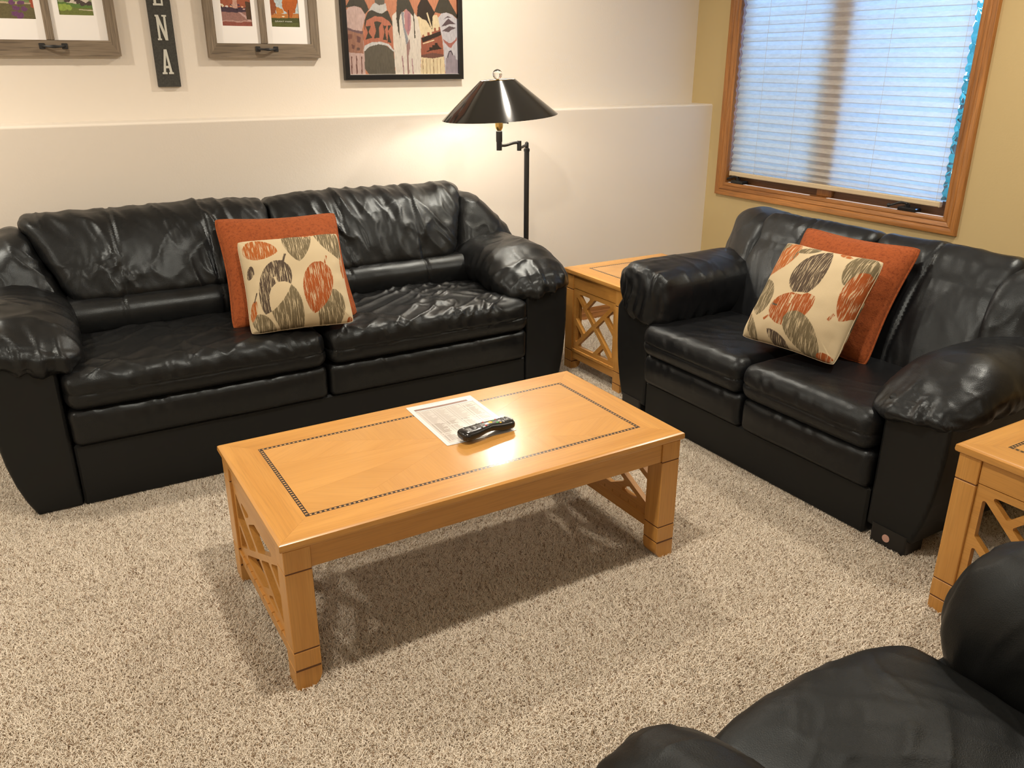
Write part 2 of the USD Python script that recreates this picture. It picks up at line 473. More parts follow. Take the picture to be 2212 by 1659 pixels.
casings = [((-hw, 0), (hw, 0), (0, -1), 'y', True), ((-hw, hh), (hw, hh), (0, 1), 'y', False), ((-hw, 0), (-hw, hh), (-1, 0), 'z', False), ((hw, 0), (hw, hh), (1, 0), 'z', True)]
for a, b, o, ax, n in casings:
    part(win, 'casing_board', casing(a, b, o, n), M_oak[ax], smooth=25)
# jamb boards lining the opening
part(win, 'jamb_board', box((0.0, -hw - 0.02, -0.02), (0.15, hw + 0.02, 0.0)), M_oak['y'])
part(win, 'jamb_board', box((0.0, -hw - 0.02, hh), (0.15, hw + 0.02, hh + 0.02)), M_oak['y'])
part(win, 'jamb_board', box((0.0, -hw - 0.02, 0), (0.15, -hw, hh)), M_oak['z'])
part(win, 'jamb_board', box((0.0, hw, 0), (0.15, hw + 0.02, hh)), M_oak['z'])
part(win, 'mullion', box((0.055, 0.035 - 0.05, 0), (0.13, 0.035 + 0.05, hh), 0.004), M_oak['z'])
for y0, y1 in ((-hw, 0.035 - 0.05), (0.035 + 0.05, hw)):
    s = sg.box(y0, 0.0, y1, hh).difference(sg.box(y0 + 0.022, 0.062, y1 - 0.022, hh - 0.05))
    sash = part(win, 'sash', prism(s, 0.04, 'x', 0.075), M_oak_dark)
    part(sash, 'pane', box((0.093, y0 + 0.02, 0.055), (0.097, y1 - 0.02, hh - 0.045)), M_pane)
    part(win, 'weatherstrip', cat(box((0.004, y0 + 0.01, 0.0), (0.010, y1 - 0.01, 0.005), 0.001), box((0.014, y0 + 0.01, 0.0), (0.022, y1 - 0.01, 0.005), 0.001)), M_vinyl, label='pale vinyl weather strip')
    yc = y1 - 0.085 if y0 > 0 else y0 + 0.21
    cr = part(win, 'crank_operator', cat(box((-0.004, yc - 0.055, 0.002), (0.046, yc + 0.045, 0.021), 0.004), moved(trimesh.creation.cylinder(0.013, 0.022, sections=20), (0.022, yc + 0.008, 0.024))), M_crank, label='black metal crank operator')
    arm = tube(spline([(0.022, yc + 0.008, 0.036), (0.016, yc + 0.04, 0.040), (0.006, yc + 0.075, 0.026), (0.0, yc + 0.092, 0.020)], 14), np.linspace(0.0075, 0.005, 14), 10)
    part(cr, 'crank_handle', cat(arm, moved(trimesh.creation.icosphere(2, 0.010), (0.0, yc + 0.095, 0.020))), M_iron)

# pleated shade hanging in the window
SX, SY0, SY1, SZ0, SZ1 = XW + 0.026, 2.360, 3.727, 0.814, 1.935
shade = thing('pleated_shade', 'beige pleated fabric shade drawn down over the window, glowing with daylight', 'window shade', (SX, (SY0 + SY1) / 2, SZ0))
sw = (SY1 - SY0) / 2
zs = [0.022]
while zs[-1] < SZ1 - SZ0 - 0.02:
    k = len(zs)
    zs.append(zs[-1] + min(0.0215, 0.0125 + 0.0011 * k))
zs = np.array(zs)
ny = 60
yy = np.linspace(-sw, sw, ny)
zig = np.where(np.arange(len(zs)) % 2 == 0, 0.0065, -0.0065)
V = np.stack([np.repeat(zig[:, None], ny, 1) + 0.0010 * np.sin(yy * 9 + 1.3 * np.arange(len(zs))[:, None]),
              np.repeat(yy[None], len(zs), 0), np.repeat(zs[:, None], ny, 1) + 0.0012 * np.sin(yy * 5 + 0.7 * np.arange(len(zs))[:, None])], -1)
i, j = np.meshgrid(np.arange(len(zs) - 1), np.arange(ny - 1), indexing='ij')
qd = np.stack([i * ny + j, i * ny + j + 1, (i + 1) * ny + j + 1, (i + 1) * ny + j], -1).reshape(-1, 4)
part(shade, 'pleated_fabric', (V.reshape(-1, 3), qd[:, ::-1]), M_shade_fabric, smooth=False)
fv, ff = [], []
for k in range(1, len(zs) - 1, 2):
    o_ = len(fv) // 1
    for y, (dx, z_) in zip(np.tile(yy, 2), [(0.0, 0.0)] * ny + [(0.0, 0.0032)] * ny):
        i_ = int(np.argmin(np.abs(yy - y)))
        fv.append((V[k, i_, 0] - 0.0012, y, V[k, i_, 2] + z_ - 0.0016))
    for q in range(ny - 1):
        ff += [(o_ + q, o_ + q + 1, o_ + ny + q + 1), (o_ + q, o_ + ny + q + 1, o_ + ny + q)]
part(shade, 'pleat_fold', (np.array(fv), np.array(ff)), M_shade_fabric, smooth=False, kind='stuff')
part(shade, 'bottom_rail', box((-0.012, -sw, -0.004), (0.012, sw, 0.022), 0.004), M_shade_rail)
part(shade, 'end_cap', box((-0.0135, -sw - 0.004, -0.005), (0.0135, -sw + 0.004, 0.024), 0.003), M_shade_rail)
part(shade, 'end_cap', box((-0.0135, sw - 0.004, -0.005), (0.0135, sw + 0.004, 0.024), 0.003), M_shade_rail)
part(shade, 'head_rail', box((-0.016, -sw, zs[-1] - 0.002), (0.016, sw, zs[-1] + 0.026), 0.003), M_shade_rail)
for y in (-sw + 0.018, -sw * 0.42, sw * 0.36, sw * 0.72):
    part(shade, 'lift_cord', tube([(-0.0115, y, 0.02), (-0.0115, y, 0.5), (-0.0115, y, zs[-1])], 0.0008, 6), M_shade_rail)

# outdoors beyond the window
struct('ground', box((XW + 0.2, -3, 0.2), (XW + 14, 9, 0.3)), M_ground)


def shrub(name, label, loc, R, H, n, seed):
    g = np.random.default_rng(seed)
    t = thing(name, label, 'shrub', loc)
    part(t, 'stem', cat(*[tube(spline([(0, 0, 0), (0.1 * a, 0.1 * b, H * 0.4), (0.35 * R * a, 0.35 * R * b, H * 0.8)], 10), np.linspace(0.03, 0.008, 10), 6) for a, b in g.normal(size=(6, 2))]), M_bark)
    d = g.normal(size=(n, 3))
    d /= np.linalg.norm(d, axis=1, keepdims=True)
    c = d * np.array([R, R, H / 2]) * (g.random((n, 1)) ** 0.35) + [0, 0, H / 2]
    u = g.normal(size=(n, 3))
    u /= np.linalg.norm(u, axis=1, keepdims=True)
    w = np.cross(u, g.normal(size=(n, 3)))
    w /= np.linalg.norm(w, axis=1, keepdims=True)
    s = 0.05 * (0.7 + 0.6 * g.random((n, 1)))
    nn = np.cross(u, w)
    v = np.stack([c - u * s, c + w * s * 0.45 + nn * s * 0.12, c + u * s, c - w * s * 0.45 + nn * s * 0.12], 1).reshape(-1, 3)
    k = np.arange(n)[:, None] * 4
    part(t, 'foliage', (v, np.vstack([k + [0, 1, 2], k + [0, 2, 3]])), M_leaf, smooth=False, kind='stuff')
    return t


shrub('leafy_shrub', 'leafy green shrub outside the window, seen past the edge of the shade', (XW + 1.9, 3.55, 0.3), 1.0, 2.3, 5200, 3)

# recessed ceiling lights
for k, (lx, ly, s) in enumerate(DOWNLIGHTS):
    t = thing('recessed_light', ('white recessed ceiling downlight nearest the floor lamp', 'white recessed ceiling downlight above the left end of the sofa', 'white recessed ceiling downlight above the loveseat', 'white recessed ceiling downlight above the left end of the coffee table', 'white recessed ceiling downlight by the left wall', 'white recessed ceiling downlight behind the armchair', 'white recessed ceiling downlight behind the camera')[k], 'ceiling light', (lx, ly, CEIL), group='recessed ceiling downlights')
    part(t, 'trim_ring', lathe([(0.062, 0.002), (0.062, -0.004), (0.070, -0.007), (0.092, -0.005), (0.094, 0.0), (0.094, 0.002)], 40), M_white)
    part(t, 'lens', lathe([(0.0, 0.001), (0.0, -0.002), (0.062, -0.002), (0.062, 0.001)], 32), M_can_lens)
    L = UsdLux.DiskLight.Define(stage, str(t.GetPath()) + '/lamp')
    L.AddTranslateOp().Set(Gf.Vec3d(0, 0, -0.01))
    L.CreateRadiusAttr(0.055)
    L.CreateIntensityAttr(DOWN_POWER * s)
    L.CreateColorAttr(Gf.Vec3f(*WARM))

# carpet pile
pile = UsdGeom.PointInstancer.Define(stage, '/World/carpet_pile')
tag(pile, 'beige twisted carpet pile with dark flecks covering the whole floor', 'carpet', kind='stuff')
PS = 0.3


def tuft_patch(seed, n=8100):
    g = np.random.default_rng(seed)
    k = int(math.sqrt(n))
    bx, by = np.meshgrid(np.arange(k), np.arange(k))
    b = (np.stack([bx.ravel(), by.ravel()], 1) + g.random((k * k, 2))) * PS / k - PS / 2
    n = len(b)
    lean = g.random(n) * 2 * np.pi
    tilt = np.radians(g.uniform(38, 80, n))
    ln = g.uniform(0.012, 0.017, n)
    w = g.uniform(0.00095, 0.00140, n)
    d0 = np.stack([np.cos(lean) * 0.4, np.sin(lean) * 0.4, np.ones(n)], 1)
    d1 = np.stack([np.cos(lean) * np.sin(tilt), np.sin(lean) * np.sin(tilt), np.cos(tilt)], 1)
    p0 = np.c_[b, np.zeros(n)]
    p1 = p0 + d0 * ln[:, None] * 0.42
    p2 = p1 + d1 * ln[:, None] * 0.55
    P = np.stack([p0, p1, p2], 1)
    P[:, :, 2] += g.uniform(-0.0025, 0.0015, n)[:, None]
    rad = np.stack([w * 0.9, w * 1.15, w * 0.55], 1)
    ang = g.random(n)[:, None] * 6.28 + np.arange(3) * 2.094
    side = np.stack([np.cos(ang), np.sin(ang), np.zeros_like(ang)], -1)        # n,3,3
    v = P[:, :, None] + side[:, None] * rad[:, :, None, None]
    v = np.concatenate([v.reshape(n, 9, 3), (p2 + d1 * ln[:, None] * 0.06)[:, None]], 1)
    f = []
    for r_ in (0, 3):
        for s in range(3):
            a, b_, c, d = r_ + s, r_ + (s + 1) % 3, r_ + 3 + (s + 1) % 3, r_ + 3 + s
            f += [(a, b_, c), (a, c, d)]
    f += [(6 + s, 6 + (s + 1) % 3, 9) for s in range(3)]
    f = np.array(f)
    u = g.random(n)
    st = [0.0, 0.09, 0.14, 0.22, 0.6, 1.0]
    cl = np.array([(0.27, 0.18, 0.115), (0.42, 0.31, 0.21), (0.74, 0.645, 0.52), (0.87, 0.785, 0.66), (0.91, 0.83, 0.71), (0.94, 0.87, 0.765)])
    col = np.stack([np.interp(u, st, cl[:, k]) for k in range(3)], 1)
    return (v.reshape(-1, 3), (np.arange(n)[:, None, None] * 10 + f).reshape(-1, 3)), np.repeat(col, 10, 0)


protos = []
for k in range(4):
    tm, tc = tuft_patch(40 + k)
    um = usdkit.mesh(stage, f'/World/carpet_pile/tufts_{k}' if k else '/World/carpet_pile/tufts', tm, M_tuft, smooth=True)
    UsdGeom.PrimvarsAPI(um).CreatePrimvar('print_color', Sdf.ValueTypeNames.Color3fArray, 'vertex').Set(Vt.Vec3fArray.FromNumpy(tc.astype(np.float32)))
    protos.append(Sdf.Path(f'/World/carpet_pile/tufts_{k}' if k else '/World/carpet_pile/tufts'))
pile.CreatePrototypesRel().SetTargets(protos)
pos, ori, pid = [], [], []
for gx in np.arange(-1.5, XW - 0.02, PS):
    for gy in np.arange(0.0, YL, PS):
        pos.append((min(gx + PS / 2, XW - 0.02 - PS / 2), min(gy + PS / 2, YL - 0.016 - PS / 2), F))
        q = int(rng.integers(4)) * math.pi / 4
        ori.append(Gf.Quath(math.cos(q), 0, 0, math.sin(q)))
        pid.append(int(rng.integers(4)))
pile.CreatePositionsAttr(Vt.Vec3fArray.FromNumpy(np.array(pos, np.float32)))
pile.CreateOrientationsAttr(Vt.QuathArray(ori))
pile.CreateProtoIndicesAttr(Vt.IntArray(pid))
# ------------------------------------------------------------------ leather seating (one family: sofa, loveseat, armchair)
def seat_mesh(w, z0, depth, o):
    top, y0 = z0 + 0.135, -0.045
    hx = w / 2 - 0.003

    def f(p):
        b = o['crown'] * (1 - np.clip(p[:, 0] / hx, -1, 1) ** 2) * np.clip(1 - ((p[:, 1] - depth * o.get('crown_y', 0.42)) / (depth * 0.62)) ** 2, 0, 1) * sstep(z0 + 0.04, top, p[:, 2])
        fr = 0.012 * np.exp(-((p[:, 2] - z0 - 0.065) / 0.05) ** 2) * (1 - np.clip(p[:, 0] / hx, -1, 1) ** 4)
        d = rbox(p, (-hx, y0, z0), (hx, depth, top), 0.045) - b - fr
        seam = np.exp(-((p[:, 2] - (z0 + 0.062)) / 0.0055) ** 2) * (p[:, 1] < 0.05)          # welt seam round the front
        return d + 0.006 * seam

    def disp(v, n):
        c, s = o['crumple'], o['seed']
        q = warp(v, 0.035, 7.0, s)
        up = sstep(0.2, 0.8, n[:, 2])
        e = np.abs(v[:, 0]) / hx
        fold = ridge(np.c_[(q[:, 0] * 0.80 + q[:, 1] * 0.60) * 4.0, (q[:, 1] * 0.80 - q[:, 0] * 0.60) * 17, q[:, 2] * 2], s + 5, 2.5) + 0.8 * ridge(np.c_[(q[:, 0] * 0.75 - q[:, 1] * 0.66) * 4.5, (q[:, 1] * 0.75 + q[:, 0] * 0.66) * 15, q[:, 2] * 2], s + 9, 2.5)
        soft = (fbm(q * [4.5, 4.5, 3], 2, s + 2) - 0.5) * 1.6
        lip = np.exp(-((v[:, 2] - (z0 + 0.095)) / 0.03) ** 2) * (v[:, 1] < 0.08)
        gather = (noise(np.c_[q[:, 0] * 42 + q[:, 2] * 18, q[:, 2] * 5, q[:, 1] * 4], s + 20) - 0.5) * lip
        gather2 = (noise(np.c_[v[:, 0] * 60, v[:, 2] * 4, v[:, 1] * 4], s + 21) - 0.5) * np.exp(-((v[:, 2] - (z0 + 0.06)) / 0.04) ** 2) * (v[:, 1] < 0.0)
        st = sum(np.exp(-((v[:, 0] - x) / 0.006) ** 2) for x in o.get('seat_seams', ())) * up
        pull = 0.0
        return up * c * (0.9 * fold - 0.35 + 0.8 * soft) * (1 - 0.4 * e ** 6) + 0.011 * o['gather'] * gather + 0.004 * o['gather'] * gather2 - 0.003 * st + pull
    return nets(f, (-w / 2 - 0.03, y0 - 0.04, z0 - 0.03), (w / 2 + 0.03, depth + 0.03, top + o['crown'] + 0.03), o['h'], disp)


def lower_mesh(w, z0, z1, o):
    hx = w / 2 - 0.004

    def f(p):
        b = 0.014 * np.exp(-((p[:, 2] - (z0 + 0.62 * (z1 - z0))) / 0.05) ** 2) * (1 - np.clip(p[:, 0] / hx, -1, 1) ** 6)
        return rbox(p, (-hx, -0.022, z0), (hx, 0.12, z1), 0.026) - b

    def disp(v, n):
        s = o['seed'] + 60
        q = warp(v, 0.02, 9, s)
        t = np.exp(-((v[:, 2] - z1) / 0.05) ** 2)
        return 0.010 * o['gather'] * t * (noise(np.c_[q[:, 0] * 38 + 8 * q[:, 2], q[:, 2] * 7, q[:, 1] * 6], s) - 0.5) + 0.006 * o['gather'] * (fbm(q * [6, 4, 5], 2, s + 3) - 0.5) - 0.004 * (np.abs(n[:, 0]) < 0.5) * sum(np.exp(-((v[:, 0] - x) / 0.007) ** 2) for x in ())
    return nets(f, (-w / 2 - 0.03, -0.07, z0 - 0.03), (w / 2 + 0.03, 0.15, z1 + 0.04), o['h'], disp)


def lumbar_mesh(w, z0, z1, y0, o):
    hx = w / 2 - 0.003

    def f(p):
        return rbox(p, (-hx, y0, z0), (hx, y0 + 0.2, z1), 0.055) - 0.010 * np.exp(-((p[:, 2] - (z0 + z1) / 2) / 0.05) ** 2)

    def disp(v, n):
        s = o['seed'] + 30
        q = warp(v, 0.02, 8, s)
        st = sum(np.exp(-((v[:, 0] - x * w) / 0.006) ** 2) for x in (-0.2, 0.2))
        return 0.010 * o['gather'] * (fbm(np.c_[q[:, 0] * 13, q[:, 2] * 3, q[:, 1] * 3], 2, s) - 0.5) - 0.005 * st
    return nets(f, (-w / 2 - 0.03, y0 - 0.05, z0 - 0.03), (w / 2 + 0.03, y0 + 0.24, z1 + 0.03), o['h'], disp)


def back_mesh(w, z0, z1, y0, o):
    hx = w / 2 - 0.002
    lean = 0.52
    n_f = (0, -1, lean)

    def f(p):
        tl, tr = o.get('taper', (0, 0))
        ps = [plane_through((0, y0, z0), n_f), ((0, 0, -1), -z0), ((0, 0, 1), z1), ((0, 1, 0), y0 + 0.37), plane_through((hx + 0.03 * tr, 0, z1), (1, 0, -tr * 0.48)), plane_through((-hx - 0.03 * tl, 0, z1), (-1, 0, -tl * 0.48)),
              plane_through((0, y0 + 0.18, z1), (0, -0.62, 1)), plane_through((0, y0 + 0.32, z1), (0, 0.7, 1))]
        zz = np.clip((p[:, 2] - z0) / (z1 - z0), 0, 1)
        b = 0.030 * (1 - np.abs(np.clip(p[:, 0] / hx, -1, 1)) ** 3) * np.sin(np.pi * np.clip(zz * 0.9 + 0.05, 0, 1)) ** 0.8 * (p[:, 1] < y0 + 0.26)
        return planes(p, ps, 0.045) - b + 0.010 * np.exp(-((p[:, 2] - (z0 + 0.76 * (z1 - z0))) / 0.02) ** 2) * o.get('crest', 0.0) * (p[:, 1] < y0 + 0.2)

    def disp(v, n):
        c, s = o['crumple'], o['seed'] + 100
        q = warp(v, 0.03, 6.0, s)
        zz = np.clip((v[:, 2] - z0) / (z1 - z0), 0, 1)
        fold = ridge(np.c_[q[:, 0] * 13 + q[:, 2] * 5, q[:, 2] * 3.2 - q[:, 0] * 2, q[:, 1] * 3], s + 5, 2.2) + 0.7 * ridge(np.c_[q[:, 0] * 9 - q[:, 2] * 6, q[:, 2] * 5 + q[:, 0] * 3, q[:, 1] * 3], s + 9, 2.4) + 0.4 * ridge(np.c_[q[:, 0] * 21 + q[:, 2] * 8, q[:, 2] * 6 - q[:, 0] * 5, q[:, 1] * 4], s + 15, 2.2)
        soft = (fbm(q * [6, 3.6, 3.6], 2, s + 2) - 0.5) * 1.8
        st = sum(np.exp(-((v[:, 0] - x * w) / 0.008) ** 2) for x in o['back_seams'])
        near = sum(np.exp(-((v[:, 0] - x * w) / 0.06) ** 2) for x in o['back_seams'])
        pleat = (noise(np.c_[q[:, 0] * 26 + q[:, 1] * 14, q[:, 1] * 5, q[:, 2] * 4], s + 30) - 0.5) * sstep(0.62, 0.92, zz)
        foot = (noise(np.c_[q[:, 0] * 30 + q[:, 2] * 10, q[:, 2] * 6, q[:, 1]], s + 31) - 0.5) * sstep(0.3, 0.0, zz)
        edge = (noise(np.c_[v[:, 2] * 30, v[:, 0] * 6, v[:, 1] * 8], s + 33) - 0.5) * np.exp(-((hx - np.abs(v[:, 0])) / 0.05) ** 2)
        return c * (0.8 * fold - 0.3 + 0.9 * soft) * (0.75 + 0.5 * near) - 0.006 * st + o['gather'] * (0.010 * pleat + 0.012 * foot + 0.010 * edge)
    return nets(f, (-w / 2 - 0.04, y0 - 0.07, z0 - 0.04), (w / 2 + 0.04, y0 + 0.42, z1 + 0.05), o['h'], disp)


def pad_mesh(side, inner, y1, o, drop, top, seed, square=0.0):
    """The pillow on top of an arm. side = +1 / -1, inner = x of the arm's inner face."""
    y0 = -0.035
    L = y1 - y0
    pc, pa = o['pad'][int(side > 0)]
    G = o.get('pad_gather', o['gather'])

    def f(p):
        x = side * p[:, 0] - inner
        t = np.clip((p[:, 1] - y0) / L, 0, 1)
        zt_ = top - drop * (1 - sstep(-0.02, 0.42, t))
        zb_ = o['lift'] + o.get('pad_bottom', 0.415) + 0.0 * t
        zc = (zt_ + zb_) / 2 + 0.16 * (x - 0.11) * (1 - 0.5 * t) - 1.0 * np.maximum(x - 0.11, 0) ** 2
        a = pa - 0.010 * (1 - t)
        b = (zt_ - zb_) / 2
        ex = 0.15 - 0.07 * square
        ke = 2.3 + 0.6 * square
        ye = np.where(p[:, 1] < y0 + ex, (p[:, 1] - y0 - ex) / ex, np.where(p[:, 1] > y1 - 0.08, (p[:, 1] - y1 + 0.08) / 0.08, 0.0))
        u, v_ = np.abs(x - pc) / a, np.abs(p[:, 2] - zc) / b
        k = (u ** ke + v_ ** ke + np.abs(ye) ** ke) ** (1 / ke)
        return (k - 1) * 0.105

    def disp(v, n):
        s = seed
        x = side * v[:, 0] - inner
        q = warp(v, 0.03, 7.0, s)
        front = np.exp(-np.maximum(v[:, 1] - y0, 0) / 0.085)
        low = sstep(0.25, -0.75, n[:, 2])
        c = o['crumple']
        fold = ridge(np.c_[q[:, 0] * 6 + q[:, 1] * 9, q[:, 1] * 11 - q[:, 0] * 4, q[:, 2] * 5], s + 1, 2.6)
        soft = (fbm(q * [6, 8, 6], 3, s + 2) - 0.5) * 2
        gf = (noise(np.c_[q[:, 0] * 44, q[:, 2] * 8, q[:, 1] * 7], s + 3) - 0.5) * front
        gi = (noise(np.c_[q[:, 1] * 30, q[:, 2] * 6, q[:, 0] * 6], s + 4) - 0.5) * low
        gs = (noise(np.c_[q[:, 2] * 36 + q[:, 0] * 10, q[:, 1] * 7, q[:, 0] * 9], s + 6) - 0.5) * np.exp(-np.maximum(v[:, 1] - y0, 0) / 0.12)
        seam = np.exp(-((v[:, 1] - (y0 + 0.028)) / 0.006) ** 2) * (n[:, 1] < -0.2)
        return c * (0.7 * fold - 0.2 + 0.8 * soft) + G * (0.027 * gf + 0.018 * gi + 0.012 * gs) - 0.002 * seam
    xa, xb = sorted((side * (inner - 0.16), side * (inner + 0.33)))
    return nets(f, (xa, y0 - 0.04, top - 0.32), (xb, y1 + 0.04, top + 0.06), o['h'], disp)


def wing_mesh(side, inner, z0, z1, y0, o, slope, outer, seed):
    """The padded side of the back between back cushion and arm."""
    def f(p):
        x = side * p[:, 0] - inner
        q = np.c_[x, p[:, 1], p[:, 2]]
        ps = [plane_through((0.03 if o['taper_on'] else -0.05, 0, z1), (-1, 0, 0.42 * o['taper_on'])), ((1, 0, 0), outer), ((0, 0, -1), -z0), ((0, 0, 1), z1), ((0, 1, 0), y0 + 0.36), plane_through((0, y0, z0), (o['wing_x'], -1, 0.42)),
              plane_through((0.0, 0, z1 + 0.015), (slope, 0, 1)), plane_through((0, y0 + 0.19, z1), (0, -0.6, 1)), plane_through((outer, 0, z0 + 0.08), (1, 0, -0.3))]
        return planes(q, ps, 0.06) - 0.02 * np.exp(-((x - outer * 0.45) / 0.09) ** 2)

    def disp(v, n):
        s = seed
        x = side * v[:, 0] - inner
        q = warp(v, 0.03, 7.0, s)
        fold = ridge(np.c_[q[:, 0] * 9 * side - q[:, 2] * 9, q[:, 2] * 6 + q[:, 0] * 6 * side, q[:, 1] * 5], s + 1, 2.6)
        soft = (fbm(q * 7, 3, s + 2) - 0.5) * 2
        low = np.exp(-np.maximum(v[:, 2] - z0 - 0.05, 0) / 0.09)
        g = (noise(np.c_[q[:, 0] * 30 * side + q[:, 2] * 12, q[:, 2] * 6, q[:, 1] * 6], s + 3) - 0.5) * low
        return o['crumple'] * (0.7 * fold - 0.2 + 0.7 * soft) + o['gather'] * 0.018 * g
    xa, xb = sorted((side * (inner - 0.20), side * (inner + outer + 0.07)))
    return nets(f, (xa, y0 - 0.09, z0 - 0.04), (xb, y0 + 0.42, z1 + 0.08), o['h'], disp)


def arm_panel_mesh(side, inner, ztop, depth, o):
    zlo = o.get('panel_z0', 0.0)
    zs_ = np.array([0, 0.05, 0.12, 0.2, 0.28, 0.36, ztop - 0.045, ztop - 0.004, ztop])
    xs_ = np.array([0.142, 0.166, 0.188, 0.204, 0.213, 0.218, 0.219, 0.190, 0.185])
    zz = np.linspace(zlo, ztop, 40)
    pts = [(inner + 0.002, zlo)] + [(inner + np.interp(z, zs_, xs_), z) for z in zz] + [(inner + 0.002, ztop)]
    poly = sg.Polygon(pts).buffer(-0.010).buffer(0.010)
    poly = shapely.segmentize(poly, 0.03)
    a = prism(poly.buffer(-0.006), 0.006, 'y', 0.0)
    ring = []
    body = []
    steps = [(0.0, 0.012), (0.004, 0.004), (0.012, 0.0), (depth * 0.5, 0.0), (depth, 0.0)]
    # loft a rounded front edge
    c0 = np.array(poly.exterior.coords)[:-1]
    cen = c0.mean(0)
    tang = np.roll(c0, -1, 0) - np.roll(c0, 1, 0)
    nrm = np.c_[tang[:, 1], -tang[:, 0]]
    nrm /= np.linalg.norm(nrm, axis=1, keepdims=True)
    if sg.Polygon(c0 + 0.001 * nrm).area > poly.area:
        nrm = -nrm
    v = np.vstack([np.c_[(c0 + nrm * d)[:, 0], np.full(len(c0), y), (c0 + nrm * d)[:, 1]] for y, d in steps])
    k = len(c0)
    i, j = np.meshgrid(np.arange(len(steps) - 1), np.arange(k), indexing='ij')
    q = np.stack([i * k + j, i * k + (j + 1) % k, (i + 1) * k + (j + 1) % k, (i + 1) * k + j], -1).reshape(-1, 4)
    f = np.vstack([q[:, [0, 1, 2]], q[:, [0, 2, 3]]])
    pv = sg.Polygon(c0 + nrm * steps[0][1])
    tri = trimesh.creation.triangulate_polygon(pv, engine='earcut')
    nv = len(v)
    v = np.vstack([v, np.c_[tri[0][:, 0], np.zeros(len(tri[0])), tri[0][:, 1]], np.c_[tri[0][:, 0], np.full(len(tri[0]), depth), tri[0][:, 1]]])
    f = np.vstack([f, tri[1] + nv, tri[1][:, ::-1] + nv + len(tri[0])])
    v[:, 0] *= side
    m = trimesh.Trimesh(v, f, process=True)
    trimesh.repair.fix_normals(m)
    return m


def make_seating(name, label, category, loc, rotz, seats, seat_w, lift, look, opts, slopes, drops, tops, outer, feet=True, seat_seams=()):
    inner = seats * seat_w / 2
    t = thing(name, label, category, loc, rotz)
    o = dict(opts)
    z = lift
    zb = F if lift == 0 else F
    part(t, 'front_rail', box((-inner + 0.002, 0.0, -0.0 + F + 0.008), (inner - 0.002, 0.10, 0.168 + z), 0.008), M_leather_matt)
    part(t, 'base', box((-inner - 0.1, 0.10, 0.03 + F), (inner + 0.1, 0.86, 0.28 + z)), M_leather_matt)
    part(t, 'back_shell', box((-inner - (0.10 if opts['taper'] else 0.16), 0.72, 0.04 + F), (inner + (0.10 if opts['taper'] else 0.16), 0.88, 0.66 + z), 0.03), M_leather_matt)
    for k in range(seats):
        x = (k - (seats - 1) / 2) * seat_w
        o['seed'] = opts['seed'] + 11 * k
        o['seat_seams'] = seat_seams[k] if seat_seams else ()
        o['crumple'] = opts['crumples'][k][0]
        part(t, 'lower_cushion', moved(lower_mesh(seat_w, 0.166 + z, 0.298 + z, o), (x, 0, 0)), look, smooth=True)
        part(t, 'seat_cushion', moved(seat_mesh(seat_w, 0.298 + z, 0.60, o), (x, 0, 0)), look, smooth=True)
        if opts.get('lumbar', True):
            part(t, 'lumbar_cushion', moved(lumbar_mesh(seat_w, 0.405 + z, 0.555 + z, 0.40, o), (x, 0, 0)), look, smooth=True)
        o['crumple'] = opts['crumples'][k][1]
        o['taper'] = (opts['taper'] if k == 0 else 0, opts['taper'] if k == seats - 1 else 0)
        part(t, 'back_cushion', moved(back_mesh(seat_w, (0.53 if opts.get('lumbar', True) else 0.40) + z, 0.845 + z, 0.45 if opts.get('lumbar', True) else 0.385, o), (x, 0, 0)), look, smooth=True)
    o['crumple'] = opts['crumples'][-1][2]
    o['taper_on'], o['lift'] = opts['taper'], z
    for s, slope, drop, top in zip((-1, 1), slopes, drops, tops):
        part(t, 'arm_panel', arm_panel_mesh(s, inner, opts.get('panel_top', 0.50) + z, 0.80, o), M_leather_matt, smooth=40)
        part(t, 'arm_pad', pad_mesh(s, inner, 0.64, o, drop, top + z, opts['seed'] + 300 + s, opts.get('square', (0, 0))[int(s > 0)]), look, smooth=True)
        part(t, 'back_wing', wing_mesh(s, inner, 0.50 + z, 0.835 + z, 0.44, o, slope, outer, opts['seed'] + 400 + s), look, smooth=True)
    if feet:
        for s in (-1, 1):
            for y in (0.045, 0.75):
                ft = part(t, 'foot', moved(trimesh.creation.extrude_polygon(sg.box(-0.055, -0.04, 0.055, 0.04).buffer(0.008), 0.075), (s * (inner + 0.09), y, F - 0.002)), M_plastic)
                if y < 0.1 and s > 0:
                    part(ft, 'felt_sticker', moved(trimesh.creation.cylinder(0.013, 0.002, sections=24), (s * (inner + 0.085), y - 0.0485, 0.030), rx=math.pi / 2), M_pink, label='round pink sticker')
    return t


SOFA = dict(h=0.0075, crown=0.018, gather=1.0, seed=3, taper=1.0, wing_x=0.05, pad=((0.070, 0.172), (0.084, 0.180)), crumples=[(0.006, 0.012, 0.007), (0.011, 0.013, 0.009)], back_seams=(-0.18, 0.2))
make_seating('leather_sofa', 'long wrinkled black leather sofa standing against the cream wall', 'sofa', (0.930, 2.955, 0), 0, 2, 0.905, 0.062, M_leather, SOFA,
             slopes=(0.95, 0.95), drops=(0.075, 0.09), tops=(0.635, 0.630), outer=0.27, feet=False, seat_seams=((-0.05,), (0.09,)))
LOVE = dict(h=0.0075, crown=0.014, gather=0.55, seed=57, taper=0.0, wing_x=0.55, pad=((0.064, 0.155), (0.084, 0.178)), pad_gather=1.0, lumbar=False, square=(1.0, 0.0), panel_z0=0.045, crumples=[(0.0022, 0.004, 0.004), (0.0018, 0.004, 0.004)], back_seams=(-0.02,), crest=0.5)
